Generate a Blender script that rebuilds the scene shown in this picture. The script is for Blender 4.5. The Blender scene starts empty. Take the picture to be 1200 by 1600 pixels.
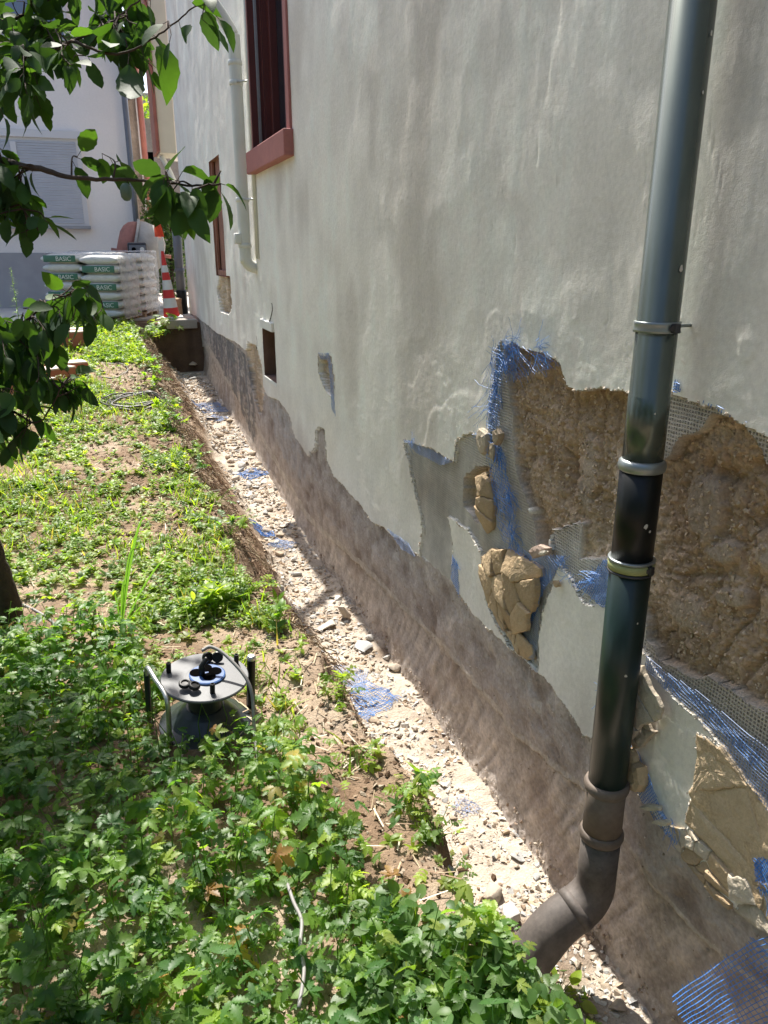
import bpy, bmesh, math, random
import numpy as np
from mathutils import Vector, Matrix
R = math.radians
PI = math.pi
rnd = random.Random(7)
rng = np.random.default_rng(11)

# ------------------------------------------------------------------ camera, sky, sun, exposure
SC = bpy.context.scene
COL = SC.collection
FPX = 1205.0
PITCH, YAW = math.atan(405 / FPX), R(19.49)
CAMP = np.array([-1.35, 0.0, 1.6])
cam_d = bpy.data.cameras.new('camera'); cam = bpy.data.objects.new('camera', cam_d); COL.objects.link(cam)
cam.location = CAMP; cam.rotation_euler = (PI / 2 - PITCH, 0, -YAW)
cam_d.sensor_fit = 'VERTICAL'; cam_d.sensor_height = 36; cam_d.lens = FPX / 1600 * 36
cam_d.clip_start = 0.02; cam_d.clip_end = 2000
SC.camera = cam

SUN_EL, SUN_AZ = R(56), R(-0.6)       # azimuth measured from +y towards +x: the sun grazes along the wall
w = bpy.data.worlds.new('World'); SC.world = w; w.use_nodes = True
nt = w.node_tree; bg = nt.nodes['Background']
sky = nt.nodes.new('ShaderNodeTexSky'); sky.sky_type = 'NISHITA'; sky.sun_disc = False
sky.sun_elevation = SUN_EL; sky.sun_rotation = SUN_AZ
sky.air_density = 1.0; sky.dust_density = 2.5; sky.ozone_density = 1.0
nt.links.new(sky.outputs[0], bg.inputs[0]); bg.inputs[1].default_value = 0.13
sd = bpy.data.lights.new('sun', 'SUN'); so = bpy.data.objects.new('sun', sd); COL.objects.link(so)
sd.energy = 4.6; sd.angle = R(0.55); sd.color = (1.0, 0.95, 0.87)
so.rotation_euler = (-(PI / 2 - SUN_EL), 0, -SUN_AZ)
so.location = (0, 6, 9)
SC.view_settings.view_transform = 'Standard'; SC.view_settings.look = 'None'
SC.view_settings.gamma = 1; SC.view_settings.use_curve_mapping = False
SC.view_settings.exposure = 1.1
SC.cycles.max_bounces = 8; SC.cycles.transparent_max_bounces = 12
SC.cycles.use_denoising = True

# ------------------------------------------------------------------ projection helpers (photo pixels <-> metres)
cy_, sy_ = math.cos(YAW), math.sin(YAW); cp, sp = math.cos(PITCH), math.sin(PITCH)
def ray(px, py):
    a = (px - 600) / FPX; b = (800 - py) / FPX
    f = cp + b * sp; u = -sp + b * cp
    return np.array([a * cy_ + f * sy_, -a * sy_ + f * cy_, u])
def onwall(px, py, x=0.0):
    d = ray(px, py); t = (x - CAMP[0]) / d[0]; return CAMP + d * t
def ony(px, py, y):
    d = ray(px, py); return CAMP + d * (y / d[1])
def atdepth(px, py, t):
    return CAMP + ray(px, py) * t
def project(x, y, z):
    dx = np.asarray(x, float) - CAMP[0]; dy = np.asarray(y, float) - CAMP[1]; dz = np.asarray(z, float) - CAMP[2]
    r = dx * cy_ - dy * sy_; f = dx * sy_ + dy * cy_
    dep = f * cp - dz * sp; up = dz * cp + f * sp
    dep = np.maximum(dep, 0.05)
    return 600 + FPX * r / dep, 800 - FPX * up / dep

# ------------------------------------------------------------------ noise
def _h(ix, iy, iz, seed):
    h = (ix.astype(np.int64) * 374761393 + iy.astype(np.int64) * 668265263 + iz.astype(np.int64) * 2147483647 + seed * 974634777) & 0xffffffff
    h = ((h ^ (h >> 13)) * 1274126177) & 0xffffffff
    h = (h ^ (h >> 16)) & 0xffffffff
    return h / 4294967295.0
def vnoise(x, y, z=0.0, seed=0):
    x, y, z = np.broadcast_arrays(np.asarray(x, float), np.asarray(y, float), np.asarray(z, float))
    ix, iy, iz = np.floor(x), np.floor(y), np.floor(z)
    fx, fy, fz = x - ix, y - iy, z - iz
    fx, fy, fz = [f * f * (3 - 2 * f) for f in (fx, fy, fz)]
    o = 0
    for a in (0, 1):
        wx = fx if a else 1 - fx
        for b in (0, 1):
            wy = fy if b else 1 - fy
            for c in (0, 1):
                wz = fz if c else 1 - fz
                o = o + wx * wy * wz * _h(ix + a, iy + b, iz + c, seed)
    return o * 2 - 1
def fbm(x, y, z=0.0, s=1.0, o=4, seed=0, g=0.5):
    x, y, z = np.asarray(x, float) * s, np.asarray(y, float) * s, np.asarray(z, float) * s
    r = 0; a = 1; t = 0
    for i in range(o):
        r = r + a * vnoise(x, y, z, seed + i * 17); t += a
        x, y, z = x * 2.03 + 3.1, y * 2.03 + 1.7, z * 2.03; a *= g
    return r / t
def inpoly(px, py, poly):
    inside = np.zeros(np.shape(px), bool); n = len(poly); j = n - 1
    for i in range(n):
        xi, yi = poly[i]; xj, yj = poly[j]
        if yi != yj:
            c = ((yi > py) != (yj > py)) & (px < (xj - xi) * (py - yi) / (yj - yi) + xi)
            inside ^= c
        j = i
    return inside
def sstep(a, b, v):
    t = np.clip((v - a) / (b - a), 0, 1); return t * t * (3 - 2 * t)

# ------------------------------------------------------------------ object helpers
def tag(o, label=None, cat=None, group=None, kind=None):
    if label: o['label'] = label
    if cat: o['category'] = cat
    if group: o['group'] = group
    if kind: o['kind'] = kind
    return o
def thing(name, label, cat, loc=(0, 0, 0), rotz=0, group=None):
    o = bpy.data.objects.new(name, None); COL.objects.link(o)
    o.location = loc; o.rotation_euler = (0, 0, rotz); o.empty_display_size = 0.1
    return tag(o, label, cat, group)
def obj(name, me, mats, parent=None, smooth=True):
    if smooth is not None and len(me.polygons):
        me.polygons.foreach_set('use_smooth', np.full(len(me.polygons), bool(smooth)))
    me.update()
    o = bpy.data.objects.new(name, me); COL.objects.link(o)
    for m in (mats if isinstance(mats, (list, tuple)) else [mats]): me.materials.append(m)
    if parent is not None: o.parent = parent
    return o
class MB:
    """collects vertices, faces and vertex colours for ONE mesh"""
    def __init__(s): s.v = []; s.loops = []; s.cnt = []; s.c = []; s.mi = []; s.n = 0
    def add(s, V, F, col=(1, 1, 1), mi=0):
        V = np.asarray(V, float).reshape(-1, 3)
        s.v.append(V)
        if isinstance(F, np.ndarray):
            s.loops.append((F + s.n).ravel()); s.cnt.append(np.full(len(F), F.shape[1])); s.mi.append(np.full(len(F), mi))
        else:
            s.loops.append(np.array([i + s.n for f in F for i in f], int)); s.cnt.append(np.array([len(f) for f in F], int)); s.mi.append(np.full(len(F), mi))
        c = np.asarray(col, float)
        if c.ndim == 1: c = np.tile(c, (len(V), 1))
        s.c.append(c); s.n += len(V); return s
    def mesh(s, name):
        me = bpy.data.meshes.new(name)
        V = np.concatenate(s.v); L = np.concatenate(s.loops).astype(np.int32); C = np.concatenate(s.cnt).astype(np.int32)
        me.vertices.add(len(V)); me.vertices.foreach_set('co', V.ravel().astype(np.float32))
        me.loops.add(len(L)); me.loops.foreach_set('vertex_index', L)
        me.polygons.add(len(C)); st = np.concatenate([[0], np.cumsum(C)[:-1]]).astype(np.int32)
        me.polygons.foreach_set('loop_start', st)
        try: me.polygons.foreach_set('loop_total', C)
        except Exception: pass
        me.polygons.foreach_set('material_index', np.concatenate(s.mi).astype(np.int32))
        a = me.color_attributes.new('Col', 'FLOAT_COLOR', 'POINT')
        cc = np.concatenate(s.c); cc = np.concatenate([cc, np.ones((len(cc), 1))], 1)
        a.data.foreach_set('color', cc.ravel().astype(np.float32))
        me.update(calc_edges=True); me.validate()
        return me
    def build(s, name, mats, parent=None, smooth=True): return obj(name, s.mesh(name), mats, parent, smooth)

def box(c, d, rot=0.0, bev=0.0, axis='z'):
    """vertices, faces of a box, chamfered when bev > 0"""
    bm = bmesh.new(); bmesh.ops.create_cube(bm, size=1)
    bmesh.ops.scale(bm, vec=d, verts=bm.verts)
    if bev > 0: bmesh.ops.bevel(bm, geom=list(bm.edges), offset=bev, segments=2, affect='EDGES', profile=0.5)
    if rot: bmesh.ops.rotate(bm, cent=(0, 0, 0), matrix=Matrix.Rotation(rot, 3, axis.upper()), verts=bm.verts)
    bmesh.ops.translate(bm, vec=c, verts=bm.verts)
    bm.verts.ensure_lookup_table()
    V = np.array([v.co[:] for v in bm.verts]); F = [[v.index for v in f.verts] for f in bm.faces]
    bm.free(); return V, F
def tube(path, rad, seg=12, caps=True):
    P = np.asarray(path, float); n = len(P)
    rad = np.full(n, rad) if np.isscalar(rad) else np.asarray(rad, float)
    T = np.gradient(P, axis=0) if n > 2 else np.tile(P[1] - P[0], (2, 1))
    T /= np.linalg.norm(T, axis=1)[:, None] + 1e-12
    up = np.array([0, 0, 1.0]) if abs(T[0][2]) < 0.9 else np.array([1.0, 0, 0])
    U = np.cross(up, T[0]); U /= np.linalg.norm(U); V = []
    for i in range(n):
        U = U - T[i] * np.dot(U, T[i]); U /= np.linalg.norm(U) + 1e-12; W = np.cross(T[i], U)
        a = np.arange(seg) * 2 * PI / seg
        V.append(P[i] + rad[i] * (np.cos(a)[:, None] * U + np.sin(a)[:, None] * W))
    V = np.concatenate(V); F = []
    for i in range(n - 1):
        for k in range(seg):
            k2 = (k + 1) % seg
            F.append([i * seg + k, i * seg + k2, (i + 1) * seg + k2, (i + 1) * seg + k])
    if caps:
        F.append(list(range(seg))[::-1]); F.append([(n - 1) * seg + k for k in range(seg)])
    return V, F
def lathe(prof, c=(0, 0, 0), seg=32):
    """prof: list of (r, z)"""
    a = np.arange(seg) * 2 * PI / seg; V = []
    for r_, z in prof: V.append(np.stack([r_ * np.cos(a), r_ * np.sin(a), np.full(seg, z)], 1))
    V = np.concatenate(V) + np.asarray(c); F = []
    for i in range(len(prof) - 1):
        for k in range(seg):
            k2 = (k + 1) % seg; F.append([i * seg + k, i * seg + k2, (i + 1) * seg + k2, (i + 1) * seg + k])
    F.append(list(range(seg))[::-1]); F.append([(len(prof) - 1) * seg + k for k in range(seg)])
    return V, F
def spline(P, n=8):
    """Catmull-Rom through points"""
    P = np.asarray(P, float); Q = np.concatenate([[2 * P[0] - P[1]], P, [2 * P[-1] - P[-2]]]); out = []
    for i in range(1, len(Q) - 2):
        for t in np.linspace(0, 1, n, endpoint=False):
            a, b, c, d = Q[i - 1], Q[i], Q[i + 1], Q[i + 2]
            out.append(0.5 * ((2 * b) + (-a + c) * t + (2 * a - 5 * b + 4 * c - d) * t * t + (-a + 3 * b - 3 * c + d) * t ** 3))
    out.append(P[-1]); return np.array(out)

# ------------------------------------------------------------------ materials
def material(name, col=(0.5, 0.5, 0.5), rough=0.8, metal=0.0, attr=False, var=(0, 5), var2=(0, 60), bump=(), spec=0.5, trans=0.0, stretch=None, alpha=None, coat=0.0):
    m = bpy.data.materials.new(name); m.use_nodes = True; t = m.node_tree; N, L = t.nodes, t.links
    b = N['Principled BSDF']; out = N['Material Output']
    b.inputs['Roughness'].default_value = rough; b.inputs['Metallic'].default_value = metal
    b.inputs['Specular IOR Level'].default_value = spec; b.inputs['Coat Weight'].default_value = coat
    tc = N.new('ShaderNodeTexCoord'); vec = tc.outputs['Object']
    if stretch:
        mp = N.new('ShaderNodeMapping'); mp.inputs['Scale'].default_value = stretch; L.new(vec, mp.inputs[0]); vec = mp.outputs[0]
    if attr:
        a = N.new('ShaderNodeAttribute'); a.attribute_name = 'Col'; c = a.outputs['Color']
    else:
        a = N.new('ShaderNodeRGB'); a.outputs[0].default_value = (*col, 1); c = a.outputs[0]
    for amt, sc in (var, var2):
        if amt <= 0: continue
        n = N.new('ShaderNodeTexNoise'); n.inputs['Scale'].default_value = sc; n.inputs['Detail'].default_value = 6; n.inputs['Roughness'].default_value = 0.62
        L.new(vec, n.inputs['Vector'])
        mr = N.new('ShaderNodeMapRange'); mr.inputs['From Min'].default_value = 0.25; mr.inputs['From Max'].default_value = 0.75
        mr.inputs['To Min'].default_value = 1 - amt; mr.inputs['To Max'].default_value = 1 + amt; L.new(n.outputs[0], mr.inputs[0])
        mx = N.new('ShaderNodeVectorMath'); mx.operation = 'SCALE'; L.new(c, mx.inputs[0]); L.new(mr.outputs[0], mx.inputs['Scale']); c = mx.outputs[0]
    L.new(c, b.inputs['Base Color'])
    prev = None
    for (sc, st, dist, *kind) in bump:
        if kind and kind[0] == 'weave':      # imprint of a reinforcing net: square cells
            sx = N.new('ShaderNodeSeparateXYZ'); L.new(tc.outputs['Object'], sx.inputs[0]); hs = []
            nn = N.new('ShaderNodeTexNoise'); nn.inputs['Scale'].default_value = 6; L.new(tc.outputs['Object'], nn.inputs['Vector'])
            for ax in ('Y', 'Z'):
                ad = N.new('ShaderNodeMath'); ad.operation = 'MULTIPLY_ADD'; ad.inputs[1].default_value = 0.012; L.new(nn.outputs[0], ad.inputs[0]); L.new(sx.outputs[ax], ad.inputs[2])
                mu = N.new('ShaderNodeMath'); mu.operation = 'MULTIPLY'; mu.inputs[1].default_value = 2 * PI / sc; L.new(ad.outputs[0], mu.inputs[0])
                si = N.new('ShaderNodeMath'); si.operation = 'SINE'; L.new(mu.outputs[0], si.inputs[0])
                ab = N.new('ShaderNodeMath'); ab.operation = 'MAXIMUM'; ab.inputs[1].default_value = -0.35; L.new(si.outputs[0], ab.inputs[0]); hs.append(ab)
            mi = N.new('ShaderNodeMath'); mi.operation = 'MINIMUM'; L.new(hs[0].outputs[0], mi.inputs[0]); L.new(hs[1].outputs[0], mi.inputs[1]); h = mi.outputs[0]
        else:
            n = N.new('ShaderNodeTexNoise'); n.inputs['Scale'].default_value = sc; n.inputs['Detail'].default_value = 5; n.inputs['Roughness'].default_value = 0.6
            L.new(vec, n.inputs['Vector']); h = n.outputs[0]
        bp = N.new('ShaderNodeBump'); bp.inputs['Strength'].default_value = st; bp.inputs['Distance'].default_value = dist
        L.new(h, bp.inputs['Height'])
        if prev is not None: L.new(prev, bp.inputs['Normal'])
        prev = bp.outputs[0]
    if prev is not None: L.new(prev, b.inputs['Normal'])
    if trans > 0:
        tr = N.new('ShaderNodeBsdfTranslucent'); mx = N.new('ShaderNodeMixShader'); mx.inputs[0].default_value = trans
        g = N.new('ShaderNodeMixRGB'); g.blend_type = 'MULTIPLY'; g.inputs[0].default_value = 1; g.inputs[2].default_value = (3.0, 3.0, 0.8, 1)
        L.new(c, g.inputs[1]); L.new(g.outputs[0], tr.inputs[0])
        L.new(b.outputs[0], mx.inputs[1]); L.new(tr.outputs[0], mx.inputs[2]); L.new(mx.outputs[0], out.inputs[0])
    if alpha is not None:
        tp = N.new('ShaderNodeBsdfTransparent'); mx = N.new('ShaderNodeMixShader'); mx.inputs[0].default_value = alpha
        L.new(tp.outputs[0], mx.inputs[1]); L.new(b.outputs[0], mx.inputs[2]); L.new(mx.outputs[0], out.inputs[0])
    return m
M = {}
M['plaster'] = material('plaster', attr=True, rough=0.9, var=(0.13, 1.7), var2=(0.10, 55), bump=((3, 0.25, 0.02), (38, 0.4, 0.005), (300, 0.6, 0.0018)), spec=0.2)
M['basecoat'] = material('basecoat', attr=True, rough=0.95, var=(0.16, 9), var2=(0.12, 70), bump=((0.0105, 1.0, 0.009, 'weave'), (90, 0.8, 0.003)), spec=0.15)
M['masonry'] = material('masonry', attr=True, rough=1.0, var=(0.16, 7), var2=(0.28, 130), bump=((60, 0.6, 0.006), (220, 0.9, 0.003)), spec=0.05)
M['foundation'] = material('foundation', attr=True, rough=0.95, var=(0.25, 9), var2=(0.24, 75), bump=((10, 0.5, 0.015), (70, 0.7, 0.005), (300, 0.5, 0.0015)), spec=0.12)
M['soil'] = material('soil', attr=True, rough=1.0, var=(0.22, 7), var2=(0.25, 110), bump=((25, 0.9, 0.02), (140, 1.0, 0.006)), spec=0.05)
M['rubble'] = material('rubble', attr=True, rough=0.95, var=(0.1, 12), var2=(0.14, 120), bump=((40, 0.6, 0.006), (220, 0.7, 0.002)), spec=0.1)
M['leaf'] = material('leaf', attr=True, rough=0.45, var=(0.15, 30), trans=0.45, spec=0.4)
M['treeleaf'] = material('treeleaf', attr=True, rough=0.6, var=(0.1, 60), trans=0.30, spec=0.22, bump=((90, 0.3, 0.002),))
M['bark'] = material('bark', (0.055, 0.035, 0.024), rough=0.95, var=(0.4, 18), bump=((40, 0.8, 0.01),))
M['straw'] = material('straw', attr=True, rough=0.8, var=(0.1, 30))
M['zinc'] = material('zinc', (0.105, 0.125, 0.108), rough=0.27, metal=0.6, var=(0.22, 6), var2=(0.08, 40), stretch=(1, 1, 0.25))
M['collar'] = material('collar', (0.28, 0.31, 0.31), rough=0.4, metal=0.7, var=(0.15, 20))
M['blackpipe'] = material('blackpipe', (0.006, 0.007, 0.007), rough=0.38, var=(0.2, 12), spec=0.3)
M['greenpipe'] = material('greenpipe', (0.008, 0.022, 0.019), rough=0.36, var=(0.25, 5), var2=(0.1, 60))
M['dirtypipe'] = material('dirtypipe', (0.135, 0.105, 0.082), rough=0.72, var=(0.4, 6), var2=(0.2, 45), bump=((60, 0.3, 0.002),))
M['elbow'] = material('elbow', (0.10, 0.085, 0.075), rough=0.68, var=(0.55, 9), var2=(0.25, 60), bump=((60, 0.3, 0.002),))
M['splash'] = material('splash', (0.50, 0.48, 0.43), rough=0.9)
M['rubber'] = material('rubber', (0.30, 0.32, 0.14), rough=0.6, var=(0.2, 30))
M['bluenet'] = material('bluenet', (0.055, 0.205, 0.54), rough=0.5, var=(0.3, 25))
M['dustynet'] = material('dustynet', (0.26, 0.33, 0.50), rough=0.8, var=(0.35, 18))
M['greynet'] = material('greynet', (0.24, 0.28, 0.33), rough=0.85, var=(0.3, 18))
M['whitepipe'] = material('whitepipe', (0.62, 0.63, 0.58), rough=0.45, var=(0.06, 6))
M['greypipe'] = material('greypipe', (0.14, 0.15, 0.17), rough=0.45, var=(0.12, 6))
M['redtrim'] = material('redtrim', (0.36, 0.135, 0.115), rough=0.75, var=(0.1, 8), var2=(0.08, 60), bump=((80, 0.3, 0.002),))
M['shutter'] = material('shutter', (0.105, 0.022, 0.017), rough=0.55, var=(0.12, 8))
M['glass'] = material('glass', (0.02, 0.025, 0.03), rough=0.08, spec=0.9)
M['steel'] = material('steel', (0.5, 0.5, 0.48), rough=0.35, metal=0.9, var=(0.15, 15))
M['darkmetal'] = material('darkmetal', (0.05, 0.05, 0.055), rough=0.5, metal=0.5, var=(0.2, 15))
M['nichewall'] = material('nichewall', (0.17, 0.10, 0.075), rough=0.95, var=(0.2, 8), bump=((60, 0.5, 0.004),))

# ------------------------------------------------------------------ terrain
def z_floor(y):     # bottom of the trench
    return np.interp(y, [-2, 5.2, 6.5, 7.8, 9.5, 11.5, 12.2], [-0.60, -0.58, -0.50, -0.39, -0.27, -0.13, -0.08])
def z_garden(y): return np.interp(y, [-5, 3.5, 5, 12, 13, 60], [-0.01, 0.0, 0.07, 0.60, 0.62, 0.62])
def x_edge(y): return np.interp(y, [0, 1.3, 1.9, 2.6, 3.8, 7.2, 12], [-0.60, -0.60, -0.62, -0.66, -0.82, -0.92, -0.95])
def x_foot(y): return np.interp(y, [0, 1.9, 3.5, 8, 12], [-0.48, -0.42, -0.36, -0.32, -0.36])
def ground_z(x, y):
    x = np.asarray(x, float); y = np.asarray(y, float)
    e = x_edge(y) + 0.17 * fbm(y, 3.3, s=1.6, o=5, seed=5, g=.6); f = np.maximum(x_foot(y) + 0.13 * fbm(y, 9.1, s=2.0, o=5, seed=6, g=.6), e + 0.10)
    t = 0.5 * sstep(0, 1, (x - e) / (f - e)) + 0.5 * np.clip((x - e) / (f - e), 0, 1)
    zg = z_garden(y) + 0.028 * fbm(x, y, s=1.6, o=4, seed=21) + 0.010 * fbm(x, y, s=14, o=3, seed=22)
    zf = z_floor(y) + 0.022 * fbm(x, y, s=4, o=4, seed=31) + 0.007 * fbm(x, y, s=25, o=3, seed=32)
    bank = 4 * t * (1 - t)
    z = zg * (1 - t) + zf * t + bank * (0.11 * fbm(x * 0.8, y, s=7, o=5, seed=41, g=.6))
    z = z + 0.025 * np.exp(-((x - e + 0.05) / 0.07) ** 2) * (0.5 + fbm(x, y, s=5, seed=44))
    far = sstep(11.98, 12.04, y)
    return z * (1 - far) + (z_garden(y)) * far
def onground(px, py, off=0.0):
    d = ray(px, py); t = 0.8
    lo, hi = 0.5, 40
    for s in np.arange(0.8, 30, 0.02):
        p = CAMP + d * s
        if p[2] < float(ground_z(p[0], p[1])) + off: return p
    return CAMP + d * 12

def axis(segs):
    out = []
    for a, b, st in segs: out.append(np.arange(a, b, st))
    return np.concatenate(out + [[segs[-1][1]]])
gx = axis([(-60, -10, 10), (-10, -4, 0.8), (-4, -2.4, 0.06), (-2.4, -0.9, 0.02), (-0.9, 0.02, 0.0075), (0.02, 0.3, 0.14), (0.3, 10, 3), (10, 61, 12)])
ys = [-8.0, -4, -2, -1, -0.4, 0.0, 0.3]; yy = 0.5
while yy < 13.2:
    ys.append(yy); yy += min(0.06, max(0.009, yy * yy / 700 * 1.5))
ys += [13.2, 14, 16, 20, 30, 60, 140, 300]; gy = np.array(ys)
X, Y = np.meshgrid(gx, gy, indexing='ij')
Z = ground_z(X, Y)
Z[X > 0.06] = Z[X > 0.06] * 0 + z_garden(Y)[X > 0.06] - 0.9
nx_, ny_ = X.shape; idx = np.arange(nx_ * ny_).reshape(nx_, ny_)
F = np.stack([idx[:-1, :-1], idx[1:, :-1], idx[1:, 1:], idx[:-1, 1:]], -1).reshape(-1, 4)
e = x_edge(Y); f_ = x_foot(Y)
tt = sstep(0.15, 1.0, (X - e) / (f_ - e))
soil = np.array([0.27, 0.195, 0.135]); damp_and_shade = np.array([0.115, 0.072, 0.046]); pale = np.array([0.40, 0.32, 0.24]); dust = np.array([0.50, 0.43, 0.35])
n1 = fbm(X, Y, s=3.5, o=4, seed=61)[..., None]; n2 = fbm(X, Y, s=11, o=3, seed=62)[..., None]
c = soil * (1 + 0.25 * n2); c = c + (pale - c) * np.clip(n1 * 1.5 + 0.1, 0, 1); c = c + (damp_and_shade - c) * np.clip(-n1 * 2.2 + 0.1, 0, 1) * 0.7
band = np.exp(-((tt - 0.45) / 0.3) ** 2)[..., None]
c = c + (damp_and_shade * 1.7 - c) * band * np.clip(0.6 + n2, 0, 1)
c = c + (dust * (1 + 0.12 * n2) - c) * sstep(0.80, 1.0, tt + 0.22 * n1[..., 0])[..., None]
end_shade = (sstep(11.9, 11.97, Y) * (Y < 12.3))[..., None]; c = c + (damp_and_shade * (1 + .4 * n2) - c) * end_shade  # dark earth, with the shade under the slab painted into its colour
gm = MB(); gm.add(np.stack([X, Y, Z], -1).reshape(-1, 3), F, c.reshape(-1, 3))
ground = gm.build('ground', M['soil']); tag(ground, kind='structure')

# ------------------------------------------------------------------ the house wall (a height field over y, z)
NICHES = [(5.78, 7.00, 2.40, 4.3), (9.10, 9.92, 1.34, 2.6), (6.58, 7.12, 0.53, 0.965)]
wy = [-2.0, -1.0, -0.3, 0.2, 0.5]; yy = 0.7
while yy < 13.4:
    wy.append(yy); yy += min(0.05, max(0.0042, yy * yy / 1040 * 1.3))
wy.append(13.4)
wz = list(np.arange(-0.75, 1.42, 0.0045)) + list(np.arange(1.42, 5.4, 0.03)) + [5.4]
for y0, y1, z0, z1 in NICHES: wy += [y0, y1]; wz += [z0, z1]
def uniq(a, keep, eps):
    a = sorted(a); k = set(keep); out = [a[0]]
    for v in a[1:]:
        if v - out[-1] < eps:
            if v in k: out[-1] = v
            continue
        out.append(v)
    return np.array(out)
wy = uniq(wy, [v for n in NICHES for v in n[:2]], 0.002); wz = uniq(wz, [v for n in NICHES for v in n[2:]], 0.002)
WY, WZ = np.meshgrid(wy, wz, indexing='ij')
YC = np.maximum(WY, 0.72)
# polygons traced on the wall, in photo pixels
LOW = [(250, 470), (306, 494), (339, 520), (366, 534), (383, 547), (404, 590), (418, 619), (436, 626), (451, 648), (462, 685), (480, 712), (491, 703), (494, 672), (506, 670), (511, 721), (524, 747), (539, 762), (564, 791), (579, 813), (603, 829), (637, 854), (655, 868), (700, 905), (740, 960), (790, 1008), (830, 1040), (860, 1070), (890, 1110), (915, 1150), (975, 1175), (1000, 1245), (1055, 1312), (1075, 1340), (1120, 1400), (1200, 1445), (1500, 1640), (2600, 2300)]
P_FOUND = LOW + [(2600, 4000), (200, 4000)]
P_BC = [(632, 688), (660, 697), (690, 712), (712, 722), (716, 690), (733, 676), (766, 684), (770, 600), (778, 545), (785, 530), (800, 560), (812, 700), (830, 800), (850, 860), (882, 868), (866, 900), (848, 960), (838, 1045), (800, 1012), (770, 985), (745, 885), (715, 850), (706, 880), (712, 930), (690, 905), (655, 870), (662, 830), (655, 790), (640, 730)]
P_LOBE = [(700, 806), (730, 826), (752, 862), (756, 900), (766, 960), (800, 1016), (775, 1002), (735, 950), (716, 900), (708, 850)]
P_BCR = [(860, 825), (912, 822), (1000, 700), (985, 612), (1045, 612), (1090, 625), (1140, 650), (1170, 670), (1200, 690), (1500, 860), (2600, 1500), (2600, 2200), (1500, 1500), (1200, 1270), (1150, 1200), (1100, 1130), (1060, 1095), (1030, 1055), (1000, 1010), (975, 950), (905, 935), (890, 900), (862, 870)]
P_MAS = [(788, 590), (786, 545), (800, 535), (840, 552), (872, 565), (885, 600), (900, 612), (940, 612), (1000, 612), (1010, 700), (1035, 722), (1060, 690), (1085, 675), (1105, 652), (1130, 648), (1160, 668), (1180, 700), (1200, 735), (1500, 960), (2600, 1500), (2600, 1900), (1500, 1290), (1200, 1110), (1160, 1100), (1140, 1085), (1100, 1057), (1060, 1050), (1030, 1035), (1005, 1000), (1000, 880), (905, 874), (912, 822), (862, 824), (855, 862), (835, 852), (832, 800), (812, 760), (800, 700), (795, 640)]
P_HOL = [(722, 748), (740, 728), (762, 733), (768, 780), (764, 822), (742, 818), (722, 792)]
P_N1 = [(498, 557), (515, 555), (520, 580), (522, 622), (512, 612), (501, 590)]
P_N2 = [(341, 431), (359, 431), (362, 480), (358, 492), (345, 486), (339, 455)]
P_N3 = [(384, 552), (387, 534), (401, 542), (409, 571), (412, 612), (404, 650), (392, 600)]
P_CLAY = [(1095, 1145), (1130, 1170), (1165, 1222), (1200, 1262), (1500, 1500), (2200, 2000), (1500, 1640), (1200, 1425), (1150, 1385), (1100, 1330), (1075, 1290), (1085, 1230)]
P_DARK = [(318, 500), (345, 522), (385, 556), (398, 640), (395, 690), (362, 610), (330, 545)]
P_GREY = [(416, 618), (450, 650), (466, 700), (482, 760), (455, 740), (430, 690)]
P_LEDGE = [(200, 470), (322, 545), (400, 675), (480, 815), (560, 885), (640, 965), (700, 1025), (800, 1149), (873, 1210), (918, 1239), (979, 1324), (1019, 1393), (1105, 1482), (1200, 1560), (1600, 1900), (2600, 2700), (2600, 5000), (200, 5000)]
jy = 0.010 * fbm(WY, WZ, s=28, o=3, seed=71) + 0.02 * fbm(WY, WZ, s=7, o=2, seed=72); jz = 0.010 * fbm(WY, WZ, s=28, o=3, seed=73) + 0.012 * fbm(WY, WZ, s=7, o=2, seed=74)
PX, PY = project(0, YC + jy * (0.7 + YC * 0.18), WZ + jz)
found = inpoly(PX, PY, P_FOUND); lower = inpoly(PX, PY, P_LEDGE)
clay = inpoly(PX, PY, P_CLAY)
bc = (inpoly(PX, PY, P_BC) & ~inpoly(PX, PY, P_LOBE)) | inpoly(PX, PY, P_BCR)
mas = inpoly(PX, PY, P_MAS) | inpoly(PX, PY, P_N1) | inpoly(PX, PY, P_N2) | inpoly(PX, PY, P_N3)
hol = inpoly(PX, PY, P_HOL)
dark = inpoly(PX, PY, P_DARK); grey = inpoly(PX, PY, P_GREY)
cls = np.zeros(WY.shape, int)               # 0 plaster 1 base coat 2 masonry 3 foundation 4 clay
cls[bc] = 1; cls[found] = 3; cls[clay & ~found] = 4; cls[mas] = 2; cls[hol] = 5
for k_, P_ in ((6, P_N1), (7, P_N2), (8, P_N3)): cls[inpoly(PX, PY, P_)] = k_
ism = (cls == 2) | (cls >= 5)
nA = fbm(WY, WZ, s=9, o=5, seed=81); nB = fbm(WY, WZ, s=30, o=4, seed=82, g=0.6); nC = fbm(WY, WZ, s=2.2, o=4, seed=83); nF = fbm(WY, WZ, s=90, o=2, seed=85)
nS = fbm(WY * 1.0, WZ * 0.18, s=12, o=4, seed=84)          # vertical streaks
nD = fbm(WY + WZ * 0.55, (WZ - WY * 0.3) * 0.16, s=34, o=3, seed=86)   # trowel strokes
H = 0.003 * nC + 0.0008 * nA + 0.0005 * nS + 0.0005 * nB + 0.0016 * sstep(0, .08, fbm(WY, WZ, s=1.4, o=4, seed=98)) + 0.0012 * sstep(0, .06, fbm(WY, WZ, s=2.4, o=4, seed=101))
rs = np.random.default_rng(77); sc_c = np.zeros(WY.shape)
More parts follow.
